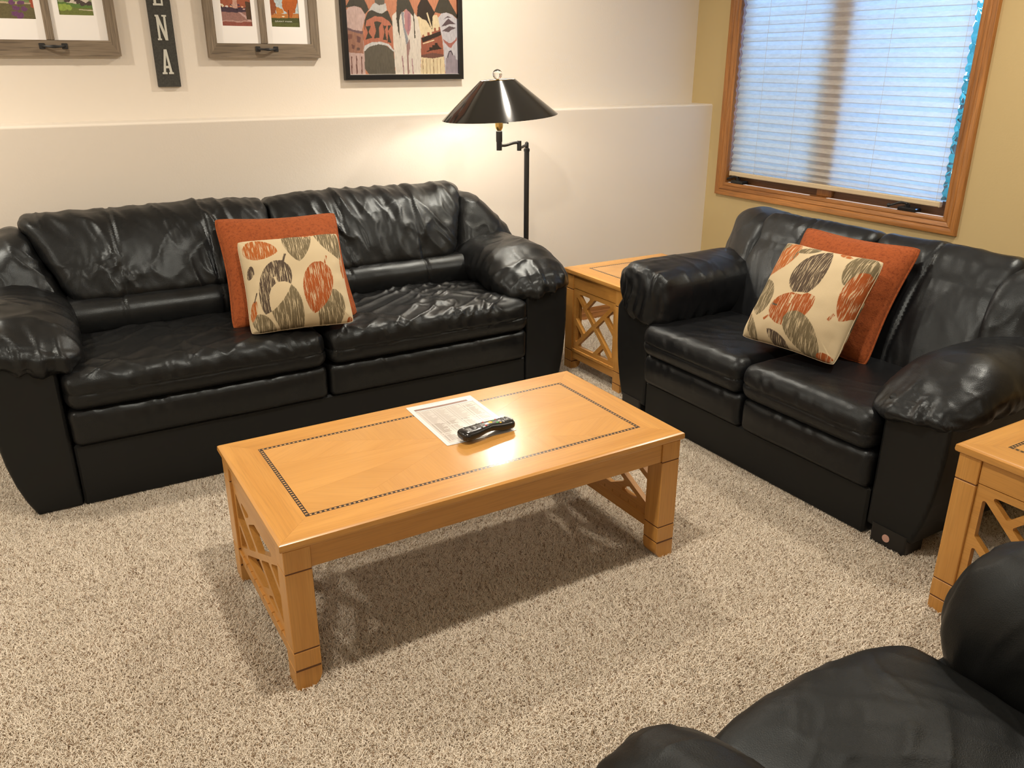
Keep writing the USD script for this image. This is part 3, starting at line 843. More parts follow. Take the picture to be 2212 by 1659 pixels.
make_seating('leather_loveseat', 'black leather loveseat with smooth cushions in front of the window wall', 'loveseat', (2.205, 2.005, 0), -90, 2, 0.565, 0.0, M_leather_new, LOVE,
             slopes=(0.12, 0.12), drops=(0.0, 0.12), tops=(0.668, 0.622), outer=0.25)
CHAIR = dict(h=0.0075, crown=0.055, crown_y=0.22, gather=0.6, seed=91, lumbar=False, taper=0.0, wing_x=0.5, pad=((0.118, 0.140), (0.164, 0.137)), pad_bottom=0.33, panel_top=0.40, panel_z0=0.045, crumples=[(0.003, 0.004, 0.005)], back_seams=(0.0,), crest=0.5)
make_seating('leather_armchair', 'black leather armchair in the near right corner, seen from behind', 'armchair', (1.06, 0.695, 0), 180, 1, 0.56, -0.018, M_leather_soft, CHAIR,
             slopes=(0.15, 0.15), drops=(0.03, 0.04), tops=(0.676, 0.660), outer=0.28)

# ------------------------------------------------------------------ maple tables (coffee table and two end tables of one set)
def lattice_poly(w, h, bar, rr=0.006):
    """A fretwork panel: pinwheel of crossing bars in a frame, drawn in (u, v) with v up."""
    def P(u, v):
        return (u * w, (1 - v) * h)
    lines = [((0.0, 0.0), (1.0, 1.0)), ((0.0, 1.0), (1.0, 0.0)), ((0.27, 0.27), (0.52, 0.0)), ((0.0, 0.47), (0.27, 0.73)), ((0.73, 0.27), (1.0, 0.53)), ((0.73, 0.73), (0.48, 1.0))]
    solid = shapely.unary_union([sg.LineString([P(*a), P(*b)]).buffer(bar / 2, cap_style=2) for a, b in lines] + [sg.box(0, 0, w, h).difference(sg.box(0.021, 0.021, w - 0.021, h - 0.021))])
    holes = sg.box(0, 0, w, h).difference(solid)
    hs = []
    for g in getattr(holes, 'geoms', [holes]):
        g = g.buffer(-rr).buffer(rr, quad_segs=3)
        for q in getattr(g, 'geoms', [g]):
            if q.area > 2e-5:
                hs.append(q)
    return sg.box(0, 0, w, h).difference(shapely.unary_union(hs)).simplify(0.0004)


def bevel_top(lx, ly, z0, z1, hole):
    """Moulded edge profile ring between the outer edge and the field (mitred boards): four separate boards."""
    prof = [(0.008, z0), (0.002, z0 + 0.004), (0.0, z0 + 0.010), (0.001, z1 - 0.005), (0.006, z1 - 0.0015), (0.012, z1), (hole, z1), (hole, z0)]
    boards = []
    c = [(0, 0), (lx, 0), (lx, ly), (0, ly)]
    for k in range(4):
        a, b = np.array(c[k], float), np.array(c[(k + 1) % 4], float)
        d = (b - a) / np.linalg.norm(b - a)
        n = np.array([-d[1], d[0]])
        v = []
        for e, s in ((a, 1), (b, -1)):
            for u, z in prof:
                q = e + n * u + d * s * (u + 0.00015)
                v.append((q[0], q[1], z))
        kk = len(prof)
        f = []
        for i in range(kk):
            j = (i + 1) % kk
            f += [(i, i + kk, j + kk), (i, j + kk, j)]
        pol = sg.Polygon(prof)
        tv, tf = trimesh.creation.triangulate_polygon(pol, engine='earcut')
        mp = [int(np.argmin(((np.array(prof) - q) ** 2).sum(1))) for q in tv]
        for t3 in tf:
            t3 = [mp[x] for x in t3]
            f += [tuple(t3), tuple(kk + x for x in t3[::-1])]
        m = trimesh.Trimesh(np.array(v), np.array(f), process=False)
        trimesh.repair.fix_normals(m)
        boards.append((m, 'x' if k % 2 == 0 else 'y'))
    return boards


def table_leg(w, z_top, grooves, sx, sy):
    """A square leg turned out of stacked blocks with V grooves; the inside of the foot is rounded off. sx, sy point to the table's middle."""
    lv = [0.0] + grooves + [z_top]
    ms = []
    for a, b in zip(lv[:-1], lv[1:]):
        if a == 0.0:
            r_ = 0.040
            pts = [(0, 0)] + [(w - r_ + r_ * math.sin(t), r_ - r_ * math.cos(t)) for t in np.linspace(0, math.pi / 2, 7)] + [(w, b - 0.003), (w - 0.0018, b - 0.0014), (0.0018, b - 0.0014), (0, b - 0.003)]
            pts = [(x, z + F) if z == 0 else (x, max(z, 0.0) + F * max(0, 1 - z / 0.04)) for x, z in pts]
            m = prism(sg.Polygon(pts), w - 0.004, 'y', 0.002)
            if sx < 0:
                m.vertices = m.vertices * [-1, 1, 1] + [w, 0, 0]
                m.invert()
            ms.append(m)
        else:
            ms.append(box((0, 0, a + 0.0014), (w, w, b - 0.0014 if b < z_top else b), 0.0018))
    return cat(*ms)


def make_table(name, label, category, loc, lx, ly, h, leg, over, apron, zs_lat, grooves, front_shelf, group=None, blocks=9):
    """lx, ly = outline of the top. Fretwork on the two ends (-x and +x)."""
    t = thing(name, label, category, loc, group=group)
    tt = 0.027
    zt = h - tt
    hole = 0.094 if lx > 1 else 0.088
    for m, ax in bevel_top(lx, ly, zt, h, hole):
        part(t, 'top_frame_board', m, M_maple[ax], smooth=25)
    # inlay band: light ground with dark ladder
    bw = 0.011
    g = sg.box(hole, hole, lx - hole, ly - hole)
    part(t, 'inlay_ground', prism(g.difference(g.buffer(-bw, join_style=2)), tt - 0.001, 'z', zt + 0.0008), M_inlay_light)
    lad = [g.difference(g.buffer(-0.0022, join_style=2)), g.buffer(-bw + 0.0022, join_style=2).difference(g.buffer(-bw, join_style=2))]
    st = 0.0125
    for y in (hole, ly - hole - bw):
        lad += [sg.box(x, y, x + 0.0068, y + bw) for x in np.arange(hole + 0.004, lx - hole - 0.006, st)]
    for x in (hole, lx - hole - bw):
        lad += [sg.box(x, y, x + bw, y + 0.0068) for y in np.arange(hole + 0.004, ly - hole - 0.006, st)]
    part(t, 'inlay_ladder', prism(shapely.unary_union(lad), 0.003, 'z', h - 0.00295), M_inlay_dark, kind='stuff', label='dark ladder pattern inlay')
    # veneered field: wedges round the centre, each with its own grain
    e = hole + bw
    fld = sg.box(e, e, lx - e, ly - e)
    cx, cy = lx / 2, ly / 2
    R = 3.0
    k1 = math.atan2(ly - 2 * e, lx - 2 * e)
    angs = [-k1 * 0.52, k1 * 0.52, k1 * 1.25, math.pi - k1 * 1.25, math.pi - k1 * 0.52, math.pi + k1 * 0.52, math.pi + k1 * 1.25, 2 * math.pi - k1 * 1.25]
    order = [4, 0, 5, 1, 4, 0, 5, 1]
    for k in range(8):
        a, b = angs[k], angs[(k + 1) % 8] + (2 * math.pi if k == 7 else 0)
        ar = np.linspace(a, b, 5)
        w_ = sg.Polygon([(cx, cy)] + [(cx + R * math.cos(q), cy + R * math.sin(q)) for q in ar]).intersection(fld)
        part(t, 'veneer_panel', prism(w_.buffer(-0.00012, join_style=2), tt - 0.001, 'z', zt + 0.001), M_veneer[order[k]])
    part(t, 'underside_board', box((hole - 0.01, hole - 0.01, zt - 0.006), (lx - hole + 0.01, ly - hole + 0.01, zt + 0.001)), M_maple['x'])
    # legs
    for x, sx in ((over, 1), (lx - over - leg, -1)):
        for y, sy in ((over, 1), (ly - over - leg, -1)):
            lg = part(t, 'leg', moved(table_leg(leg, zt, grooves, sx, sy), (x, y, 0)), M_maple['z'], smooth=25)
            for q in grooves:
                part(lg, 'groove', box((x + 0.0014, y + 0.0014, q - 0.004), (x + leg - 0.0014, y + leg - 0.0014, q + 0.004)), M_groove)
    # aprons along x
    for y in (over + 0.006, ly - over - 0.006 - 0.02):
        part(t, 'apron', box((over + leg, y, zt - apron), (lx - over - leg, y + 0.02, zt), 0.0015), M_maple['x'])
        if front_shelf:
            part(t, 'bottom_rail', box((over + leg, y, 0.055), (lx - over - leg, y + 0.02, 0.1), 0.0015), M_maple['x'])
    # ends
    z0, z1 = zs_lat
    y0, y1 = over + leg, ly - over - leg
    pol = affinity.translate(affinity.scale(lattice_poly(y1 - y0, z1 - z0, 0.021 if h > 0.45 else 0.019), -1, 1), y0, z0)
    for x, inward in ((over + 0.008, 1), (lx - over - 0.008 - 0.018, -1)):
        part(t, 'end_rail', box((x - 0.002, y0, z1 + 0.0015), (x + 0.020, y1, zt), 0.002), M_maple['y'])
        part(t, 'fretwork_panel', prism(pol, 0.018, 'x', x), M_maple['y'], smooth=35)
        part(t, 'bottom_rail', box((x - 0.001, y0, z0 - 0.052), (x + 0.019, y1, z0 - 0.0125), 0.002), M_maple['y'])
        n = blocks
        pitch = (y1 - y0) / n
        for k in range(n):
            dx = 0.0062 if k % 2 else 0.0050
            xa = x - 0.001 - dx if inward > 0 else x
            part(t, 'trim_block', box((xa, y0 + k * pitch + 0.0010, z0 - 0.0125), (xa + 0.019 + dx, y0 + (k + 1) * pitch - 0.0010, z0 + 0.001), 0.0012), M_maple['y'])
    return t


make_table('coffee_table', 'long honey maple coffee table with inlaid top and fretwork ends on the carpet', 'coffee table', (0.376, 1.665, 0), 1.2195, 0.622, 0.4246, 0.066, 0.008, 0.062,
           (0.108, 0.330), [0.058, 0.112, 0.335], False, blocks=11)
make_table('end_table', 'honey maple end table in the corner between the sofa and the loveseat', 'end table', (2.268, 2.825, 0), 0.625, 0.480, 0.513, 0.060, 0.010, 0.062,
           (0.110, 0.418), [0.040, 0.098, 0.412], False, blocks=9)
make_table('end_table', 'honey maple end table at the right edge, between loveseat and armchair', 'end table', (2.028, 0.625, 0), 0.625, 0.480, 0.513, 0.060, 0.010, 0.062,
           (0.110, 0.418), [0.040, 0.098, 0.412], False, blocks=9)

# ------------------------------------------------------------------ cushions
def leaf_outline(base, tip, width, n=24):
    b, t = np.array(base, float), np.array(tip, float)
    L = np.linalg.norm(t - b)
    d = (t - b) / L
    nn = np.array([-d[1], d[0]])
    s = np.linspace(0, 1, n)
    w = s ** 0.50 * (1 - s) ** 0.74
    w[0] = w[-1] = 0
    w = w / w.max() * width / 2
    a = b + d * (s * L)[:, None]
    return sg.Polygon(np.vstack([a + nn * w[:, None], (a - nn * w[:, None])[::-1]])).buffer(0)


def strip(a, b, w):
    return sg.LineString([a, b]).buffer(w / 2, cap_style=2)


def quad_map(corners):
    """Homography from a traced quad (TL, TR, BR, BL) to the unit square, u right, v up."""
    src = np.array(corners, float)
    dst = np.array([(0, 1), (1, 1), (1, 0), (0, 0)], float)
    A, B = [], []
    for (x, y), (u, v) in zip(src, dst):
        A += [[x, y, 1, 0, 0, 0, -u * x, -u * y], [0, 0, 0, x, y, 1, -v * x, -v * y]]
        B += [u, v]
    hmg = np.append(np.linalg.solve(np.array(A), np.array(B)), 1).reshape(3, 3)

    def m(c):
        q = np.c_[c, np.ones(len(c))] @ hmg.T
        return q[:, :2] / q[:, 2:]
    return lambda g: shapely.transform(g, m)


OLIVE, BROWN, RUST, RUST2 = (0.16, 0.13, 0.078), (0.085, 0.063, 0.048), (0.37, 0.11, 0.028), (0.32, 0.082, 0.022)


def cushion_mesh(w, h, t, n, seed, pinch=0.07, sag=0.0, wr=0.006):
    u = np.linspace(-1, 1, n)
    U, Vv = np.meshgrid(u, u, indexing='ij')
    pu = 1 - pinch * (1 - Vv ** 2) * np.abs(U) ** 2
    pv = 1 - pinch * (1 - U ** 2) * np.abs(Vv) ** 2
    cr_ = 1 - 0.045 * np.abs(U * Vv) ** 7
    X, Z = w / 2 * U * pu * cr_, h / 2 * Vv * pv * cr_
    T = t / 2 * (np.clip(1 - np.abs(U) ** 2.3, 0, 1) * np.clip(1 - np.abs(Vv) ** 2.3, 0, 1)) ** 0.48
    T = T * (1 + sag * (-Vv) * 0.35)
    out, col = [], []
    for s in (-1, 1):
        q = np.stack([X * 1.0, Z * 1.0, np.full_like(X, s * 3.0)], -1)
        e = np.clip(np.minimum(1 - np.abs(U), 1 - np.abs(Vv)) * 6, 0, 1)
        edge = np.exp(-(1 - np.maximum(np.abs(U), np.abs(Vv))) / 0.16)
        ang = np.where(np.abs(U) > np.abs(Vv), Z, X)
        wv = (fbm(q * [6, 6, 1], 3, seed) - 0.5) * 1.4 + (noise(np.stack([ang * 30, X * 7, Z * 7], -1), seed + 3) - 0.5) * 1.9 * edge
        out.append(np.stack([X, s * (T + wr * e * wv), Z], -1).reshape(-1, 3))
    i, j = np.meshgrid(np.arange(n - 1), np.arange(n - 1), indexing='ij')
    qd = np.stack([i * n + j, (i + 1) * n + j, (i + 1) * n + j + 1, i * n + j + 1], -1).reshape(-1, 4)
    f = np.vstack([qd[:, [0, 1, 2]], qd[:, [0, 2, 3]]])
    v = np.vstack(out)
    f = np.vstack([f, f[:, ::-1] + n * n])
    uv = np.vstack([np.c_[(U.ravel() + 1) / 2, (Vv.ravel() + 1) / 2]] * 2)
    rim = np.r_[np.arange(n) * n, (n - 1) * n + np.arange(1, n), (np.arange(n - 1)[::-1]) * n + n - 1, np.arange(1, n - 1)[::-1]]
    return v, f, uv, out[0][rim]


def paint(uv, layers, ground):
    c = np.tile(np.array(ground, float), (len(uv), 1))
    for g, col in layers:
        c[shapely.contains_xy(g, uv[:, 0], uv[:, 1])] = col
    return c


def rust_cushion(label, c, M, size, seed):
    t = thing('throw_pillow', label, 'pillow', c, matrix=M)
    v, f, uv, rim = cushion_mesh(size, size, 0.15, 130, seed, 0.075, 0.3, 0.007)
    part(t, 'cover', trimesh.Trimesh(v, f, process=False), M_rust, smooth=True)
    part(t, 'piping', tube(np.vstack([rim, rim[:1]]), 0.0045, 7, caps=False), M_rust, smooth=True)
    return t


def leaf_cushion(label, c, M, size, layers, seed):
    t = thing('throw_pillow', label, 'pillow', c, matrix=M)
    n = 250
    v, f, uv, rim = cushion_mesh(size, size, 0.16, n, seed, 0.05, 0.35, 0.0135)
    col = np.vstack([paint(uv[:n * n], layers, CREAM), paint(uv[n * n:] * [-1, 1] + [1, 0], layers, CREAM)])
    part(t, 'cover', trimesh.Trimesh(v, f, process=False), M_leafcloth, smooth=True, color=col, uv=uv * size / 0.4)
    part(t, 'seam', tube(np.vstack([rim, rim[:1]]), 0.0016, 6, caps=False), plain_cream, smooth=True)
    return t


plain_cream = plain('seam_cream', (0.55, 0.46, 0.32), 0.9)

Q = quad_map([(365, 470), (1590, 360), (1770, 1390), (575, 1560)])
LL = lambda *a: Q(leaf_outline(*a))
l4, l6 = LL((930, 790), (750, 1375), 375), LL((880, 1040), (1150, 1640), 360)
sofa_leaves = [(LL((440, 590), (880, 672), 285), RUST), (LL((1060, 250), (1137, 800), 345), OLIVE), (LL((1370, 180), (1660, 720), 370), OLIVE), (l4, BROWN), (Q(strip((938, 830), (968, 708), 26)), BROWN),
               (l6, OLIVE), (l4.intersection(l6), CREAM), (Q(strip((890, 1060), (845, 980), 26)), CREAM), (LL((1560, 1090), (1440, 1560), 300), OLIVE), (LL((1385, 790), (1308, 1370), 345), RUST2),
               (Q(strip((1433, 810), (1446, 712), 24)), RUST2), (LL((590, 1400), (900, 1560), 170), OLIVE), (LL((615, 1220), (590, 1440), 90), RUST), (Q(strip((605, 1240), (632, 1140), 16)), BROWN),
               (LL((500, 900), (600, 915), 150), BROWN), (LL((1650, 660), (1665, 930), 70), RUST), (LL((1690, 1390), (1790, 1400), 90), RUST2), (LL((1120, 430), (1330, 395), 50), RUST)]
Q2 = quad_map([(640, 210), (1625, 445), (1100, 1550), (80, 1230)])
L2 = lambda *a: Q2(leaf_outline(*a))
a1, a3 = L2((780, 830), (1145, 355), 300), L2((505, 1080), (1010, 880), 320)
love_leaves = [(a1, BROWN), (L2((470, 640), (340, 1040), 275), OLIVE), (a3, RUST2), (a1.intersection(a3), CREAM), (Q2(strip((500, 1060), (425, 1095), 24)), RUST2), (L2((720, 1030), (930, 1510), 320), OLIVE),
               (L2((830, 270), (420, 590), 230), RUST), (L2((690, 200), (560, 330), 120), OLIVE), (L2((1560, 420), (1270, 740), 280), OLIVE), (L2((1510, 600), (1220, 1110), 240), RUST2), (Q2(strip((1185, 1045), (1118, 1112), 26)), RUST2),
               (L2((255, 1320), (262, 1010), 110), OLIVE), (L2((600, 1430), (450, 1200), 150), BROWN), (L2((1030, 320), (800, 375), 80), OLIVE), (Q2(strip((805, 375), (765, 450), 16)), OLIVE), (L2((920, 1480), (1110, 1500), 110), RUST2),
               (Q2(strip((740, 940), (775, 850), 18)), CREAM), (Q2(strip((540, 935), (600, 955), 20)), BROWN), (L2((1220, 370), (1340, 430), 60), RUST), (L2((200, 1050), (250, 960), 40), RUST)]

rust_cushion('plain rust orange throw pillow leaning on the middle of the sofa back', (0.89, 3.24, 0.682), [[0.9932, 0.0809, 0.0835], [-0.1156, 0.764, 0.6347], [-0.0124, -0.6401, 0.7682]], 0.487, 11)
leaf_cushion('cream throw pillow with rust and olive leaves on the sofa seat', (0.872, 3.07, 0.666), [[0.9809, 0.1686, 0.0971], [-0.1927, 0.7729, 0.6046], [0.0269, -0.6118, 0.7906]], 0.386, sofa_leaves, 21)
rust_cushion('plain rust orange throw pillow leaning on the loveseat back', (2.589, 1.973, 0.642), [[0.1379, 0.8336, 0.5349], [-0.9902, 0.1269, 0.0576], [-0.0199, -0.5377, 0.8429]], 0.468, 12)
leaf_cushion('cream throw pillow with rust and olive leaves on the loveseat', (2.413, 1.941, 0.644), [[0.1031, 0.8365, 0.5382], [-0.9946, 0.0923, 0.0471], [-0.0103, -0.5401, 0.8415]], 0.404, love_leaves, 22)

# ------------------------------------------------------------------ floor lamp
lamp = thing('floor_lamp', 'black swing arm floor lamp with a glossy cone shade behind the sofa arm', 'floor lamp', (2.165, 3.49, F))
part(lamp, 'base', lathe([(0, 0), (0.125, 0), (0.125, 0.008), (0.118, 0.016), (0.03, 0.022), (0.016, 0.034), (0, 0.034)], 40), M_black_metal)
part(lamp, 'pole', tube([(0, 0, 0.03), (0, 0, 0.6), (0, 0, 1.062)], 0.0125, 20), M_black_metal)
part(lamp, 'pole_cap', lathe([(0, 0), (0.0145, 0), (0.0145, 0.012), (0.009, 0.016), (0.009, 0.040), (0.004, 0.044), (0, 0.046)], 20, (0, 0, 1.058)), M_black_metal)
hx, hy = 1.961 - 2.165, 3.40 - 3.49            # lamp head, from the pole
kx, ky = -0.088, -0.075                        # knuckle
part(lamp, 'swing_arm', tube(spline([(0, 0, 1.090), (kx * 0.5, ky * 0.5, 1.085), (kx, ky, 1.083)], 10), 0.0065, 10), M_black_metal)
part(lamp, 'knuckle', moved(trimesh.creation.cylinder(0.0105, 0.044, sections=20), (kx, ky, 1.094)), M_black_metal)
part(lamp, 'swing_arm', tube(spline([(kx, ky, 1.106), (kx + (hx - kx) * 0.4, ky + (hy - ky) * 0.4, 1.106), (kx + (hx - kx) * 0.7, ky + (hy - ky) * 0.7, 1.100), (hx, hy, 1.106)], 14), 0.0065, 10), M_black_metal)
part(lamp, 'stem', lathe([(0, 0), (0.0125, 0), (0.0125, 0.036), (0.0145, 0.040), (0.0145, 0.083), (0.011, 0.087), (0, 0.087)], 24, (hx, hy, 1.080)), M_black_metal)
sk = part(lamp, 'socket', lathe([(0, 0), (0.010, 0), (0.016, 0.010), (0.018, 0.02), (0.018, 0.045), (0.0195, 0.048), (0.0195, 0.058), (0.017, 0.062), (0, 0.062)], 28, (hx, hy, 1.167)), M_brass)
part(sk, 'switch_knob', tube([(hx + 0.016, hy - 0.006, 1.201), (hx + 0.033, hy - 0.012, 1.201), (hx + 0.040, hy - 0.014, 1.201)], [0.003, 0.003, 0.006], 12), M_black_metal)
part(lamp, 'bulb', lathe([(0, -0.018), (0.013, -0.018), (0.014, 0.012), (0.022, 0.030), (0.029, 0.050), (0.029, 0.062), (0.022, 0.078), (0.010, 0.087), (0, 0.089)], 28, (hx, hy, 1.245)), M_bulb)
part(lamp, 'harp', tube(spline([(hx - 0.02, hy, 1.228), (hx - 0.05, hy, 1.29), (hx - 0.03, hy, 1.355), (hx, hy, 1.372), (hx + 0.03, hy, 1.355), (hx + 0.05, hy, 1.29), (hx + 0.02, hy, 1.228)], 40), 0.0018, 8), M_brass)
sh = trimesh.Trimesh
Rb, Rt, Z0s, Z1s = 0.262, 0.078, 1.226, 1.384


def shade_shell(r0, r1, z0, z1, th):
    return lathe([(r0 - th, z0), (r0, z0), (r1, z1), (r1 - th, z1), (r0 - th, z0)], 96)


def tilt(m):
    m = moved(moved(m, (0, 0, -1.29)), ry=math.radians(-3.8))
    return moved(m, (hx, hy, 1.29))


S = part(lamp, 'shade', tilt(shade_shell(Rb, Rt, Z0s, Z1s, 0.0012)), M_black_gloss, smooth=40)
part(S, 'shade_lining', tilt(shade_shell(Rb - 0.0014, Rt - 0.0014, Z0s + 0.0005, Z1s - 0.0005, 0.0006)), M_lining, smooth=40, label='pale inner lining')
part(S, 'shade_spider', tilt(cat(tube([(-Rt, 0, Z1s - 0.004), (0, 0, Z1s - 0.002), (Rt, 0, Z1s - 0.004)], 0.0016, 6), tube([(0, -Rt, Z1s - 0.004), (0, 0, Z1s - 0.002), (0, Rt, Z1s - 0.004)], 0.0016, 6))), M_brass)
part(S, 'shade_cap', tilt(lathe([(0, 1.3785), (0.0755, 1.3785), (0.0755, 1.3805), (0, 1.3805)], 48)), M_black_metal)
fin = part(lamp, 'finial', cat(tilt(moved(trimesh.creation.icosphere(4, 0.0215), (0, 0, 1.407)))), M_glass_ball, smooth=True, label='clear glass ball finial')
part(fin, 'finial_stem', tilt(lathe([(0, 0), (0.006, 0), (0.009, 0.004), (0.006, 0.006), (0, 0.006)], 20, (0, 0, 1.3805))), M_brass)
cord = spline([(2.20, 3.60, F + 0.012), (2.40, 3.78, F + 0.012), (2.66, 3.74, F + 0.012), (2.72, 3.86, F + 0.02), (2.715, 3.885, 0.012), (2.70, 3.886, 0.04)], 40)
part(None, 'power_cord', tube(cord, 0.003, 8), M_plastic, smooth=True)
tag(stage.GetPrimAtPath('/World/power_cord'), 'thin black power cord on the carpet by the baseboard behind the corner end table', 'cord')

# ------------------------------------------------------------------ pictures and sign on the back wall
def sheet(w, h, step, layers, ground, mat, parent, name, at, noise_amp=0.0, seed=0, smear=(1, 1), tone=1.0, desat=0.0):
    """A flat print: a fine grid in the xz plane whose vertex colours carry the picture. Coordinates of the layers are metres from its lower left corner."""
    nx, nz = int(w / step) + 1, int(h / step) + 1
    X, Z = np.meshgrid(np.linspace(0, w, nx), np.linspace(0, h, nz), indexing='ij')
    uv = np.c_[X.ravel(), Z.ravel()]
    uw = uv
    if noise_amp:
        q = np.c_[uv * 60, np.zeros(len(uv))]
        uw = uv + noise_amp * np.c_[noise(q, seed) - 0.5, noise(q, seed + 1) - 0.5]
    c = paint(uw, layers, ground)
    c = (c + desat * (c.mean(1, keepdims=True) - c)) * tone
    if noise_amp:
        k = fbm(np.c_[uv[:, 0] * 260 / smear[0], uv[:, 1] * 260 / smear[1], np.zeros(len(uv))], 2, seed + 5)
        c = c * (0.80 + 0.40 * k)[:, None]
    v = np.c_[uv[:, 0], np.zeros(len(uv)), uv[:, 1]] + np.array(at)
    i, j = np.meshgrid(np.arange(nx - 1), np.arange(nz - 1), indexing='ij')
    qd = np.stack([i * nz + j, (i + 1) * nz + j, (i + 1) * nz + j + 1, i * nz + j + 1], -1).reshape(-1, 4)
    f = np.vstack([qd[:, [0, 1, 2]], qd[:, [0, 2, 3]]])
    return part(parent, name, trimesh.Trimesh(v, f, process=False), mat, smooth=True, color=c)


def blob(cx, cz, rx, rz, seed, n=20):
    g = np.random.default_rng(seed)
    a = np.linspace(0, 2 * np.pi, n, endpoint=False)
    k = 1 + 0.16 * g.normal(size=n)
    return sg.Polygon(np.c_[cx + rx * np.cos(a) * k, cz + rz * np.sin(a) * k]).buffer(0)


def frame_board(a, b, w, d, out):
    """Mitred moulding from a to b in the xz plane, w wide inwards, d deep towards the room (-y)."""
    a, b, out = np.array(a, float), np.array(b, float), np.array(out, float)
    dd = (b - a) / np.linalg.norm(b - a)
    prof = [(0, 0), (0, -d * 0.9), (0.003, -d), (w - 0.004, -d), (w, -d * 0.85), (w, 0)]
    v = []
    for e, s in ((a, 1), (b, -1)):
        for u, y in prof:
            q = e - out * u + dd * s * (u + 0.0002)
            v.append((q[0], y, q[1]))
    k = len(prof)
    f = []
    for i in range(k):
        j = (i + 1) % k
        f += [(i, j, j + k), (i, j + k, i + k)]
    for i in range(1, k - 1):
        f += [(0, i + 1, i), (k, k + i, k + i + 1)]
    m = trimesh.Trimesh(np.array(v), np.array(f), process=False)
    trimesh.repair.fix_normals(m)
    return m


def ring_boards(parent, x0, z0, x1, z1, w, d, mats):
    for a, b, o, ax in (((x0, z0), (x1, z0), (0, -1), 'x'), ((x0, z1), (x1, z1), (0, 1), 'x'), ((x0, z0), (x0, z1), (-1, 0), 'z'), ((x1, z0), (x1, z1), (1, 0), 'z')):
        part(parent, 'frame_board', frame_board(a, b, w if o != (0, -1) else w * mats['wb'], d, o) if True else None, mats[ax], smooth=20)


def rustic_frame(label, x0, z0, prints, seed):
    W_, H_, D_ = 0.507, 0.62, 0.030
    t = thing('picture_frame', label, 'picture frame', (x0, YU - 0.001, z0))
    wb, ws = 0.060, 0.040
    for a, b, o, ax, w in (((0, 0), (W_, 0), (0, -1), 'x', wb), ((0, H_), (W_, H_), (0, 1), 'x', wb)):
        pass
    # boards with different widths meet on a sloping mitre: build each as a prism
    def board(pts, ax):
        m = prism(sg.Polygon(pts), D_, 'y', -D_)
        part(t, 'frame_board', m, M_rustic[ax], smooth=20)
    board([(0, 0), (W_, 0), (W_ - ws, wb), (ws, wb)], 'x')
    board([(0, H_), (ws, H_ - wb), (W_ - ws, H_ - wb), (W_, H_)], 'x')
    board([(0, 0), (ws, wb), (ws, H_ - wb), (0, H_)], 'z')
    board([(W_, 0), (W_, H_), (W_ - ws, H_ - wb), (W_ - ws, wb)], 'z')
    xc = 0.252
    part(t, 'muntin', box((xc - 0.0145, -D_ + 0.003, wb), (xc + 0.0145, -0.004, H_ - wb), 0.002), M_rustic['z'])
    part(t, 'backing_board', box((0.01, -0.006, 0.01), (W_ - 0.01, 0.0, H_ - 0.01)), M_mat)
    for (a, b), (px0, pz0, px1, pz1, layers, ground) in zip(((ws, xc - 0.0145), (xc + 0.0145, W_ - ws)), prints):
        mp = part(t, 'mat_board', prism(sg.box(a, wb, b, H_ - wb).difference(sg.box(px0, pz0, px1, pz1)), 0.003, 'y', -0.0145), M_mat)
        sheet(px1 - px0 + 0.004, pz1 - pz0 + 0.004, 0.0011, layers, ground, M_print, mp, 'photo_print', (px0 - 0.002, -0.0113, pz0 - 0.002), 0.006, seed + int(a > 0.1), tone=0.85)
    h = cat(*[box((0.257 + s * 0.041 - 0.011, -D_ - 0.004, 0.026), (0.257 + s * 0.041 + 0.011, -D_, 0.048), 0.0015) for s in (-1, 1)],
            tube(spline([(0.216, -D_ - 0.002, 0.037), (0.230, -D_ - 0.016, 0.036), (0.257, -D_ - 0.024, 0.035), (0.284, -D_ - 0.016, 0.036), (0.298, -D_ - 0.002, 0.037)], 24), np.interp(np.linspace(-1, 1, 24), [-1, -0.4, 0, 0.4, 1], [0.0045, 0.0045, 0.007, 0.0045, 0.0045]), 10))
    part(t, 'pull_handle', h, M_iron, label='black iron pull handle')
    return t


def R(x0, z0, x1, z1):
    return sg.box(x0, z0, x1, z1)


PH = 0.26
g = np.random.default_rng(5)
# park with purple flowers; house on a green bank
park = [(R(0, 0.07, 0.3, 0.3), lin(96, 120, 62)), (R(0, 0.055, 0.3, 0.062), lin(190, 170, 140)), (R(0, 0.0, 0.3, 0.055), lin(104, 96, 62)), (R(0, 0.13, 0.3, 0.3), lin(120, 150, 90))]
park += [(blob(0.10 + 0.02 * g.normal(), 0.035 + 0.015 * g.normal(), 0.012, 0.008, k), lin(112, 66, 110)) for k in range(9)] + [(blob(0.152, 0.05 + 0.02 * k, 0.008, 0.012, 40 + k), lin(170, 80, 50)) for k in range(4)]
house = [(R(0, 0, 0.2, 0.03), lin(110, 120, 50)), (R(0, 0.03, 0.2, 0.06), lin(90, 125, 50)), (R(0, 0.05, 0.2, 0.3), lin(150, 160, 120)), (R(0.035, 0.045, 0.115, 0.3), lin(214, 204, 190)), (R(0.075, 0.02, 0.2, 0.024), lin(200, 190, 160))]
house += [(blob(0.012 + 0.12 * g.random(), 0.045 + 0.03 * g.random(), 0.010, 0.008, 60 + k), lin(70, 55, 50)) for k in range(9)] + [(blob(0.05 * g.random(), 0.02 + 0.02 * g.random(), 0.010, 0.008, 80 + k), lin(150, 175, 70)) for k in range(6)]
rustic_frame('rustic grey wood window frame with two park photos, leftmost on the back wall', 0.005, 1.471,
             [(0.060, 0.137, 0.214, 0.137 + PH, park, lin(120, 140, 90)), (0.301, 0.155, 0.427, 0.155 + PH, house, lin(170, 175, 150))], 31)
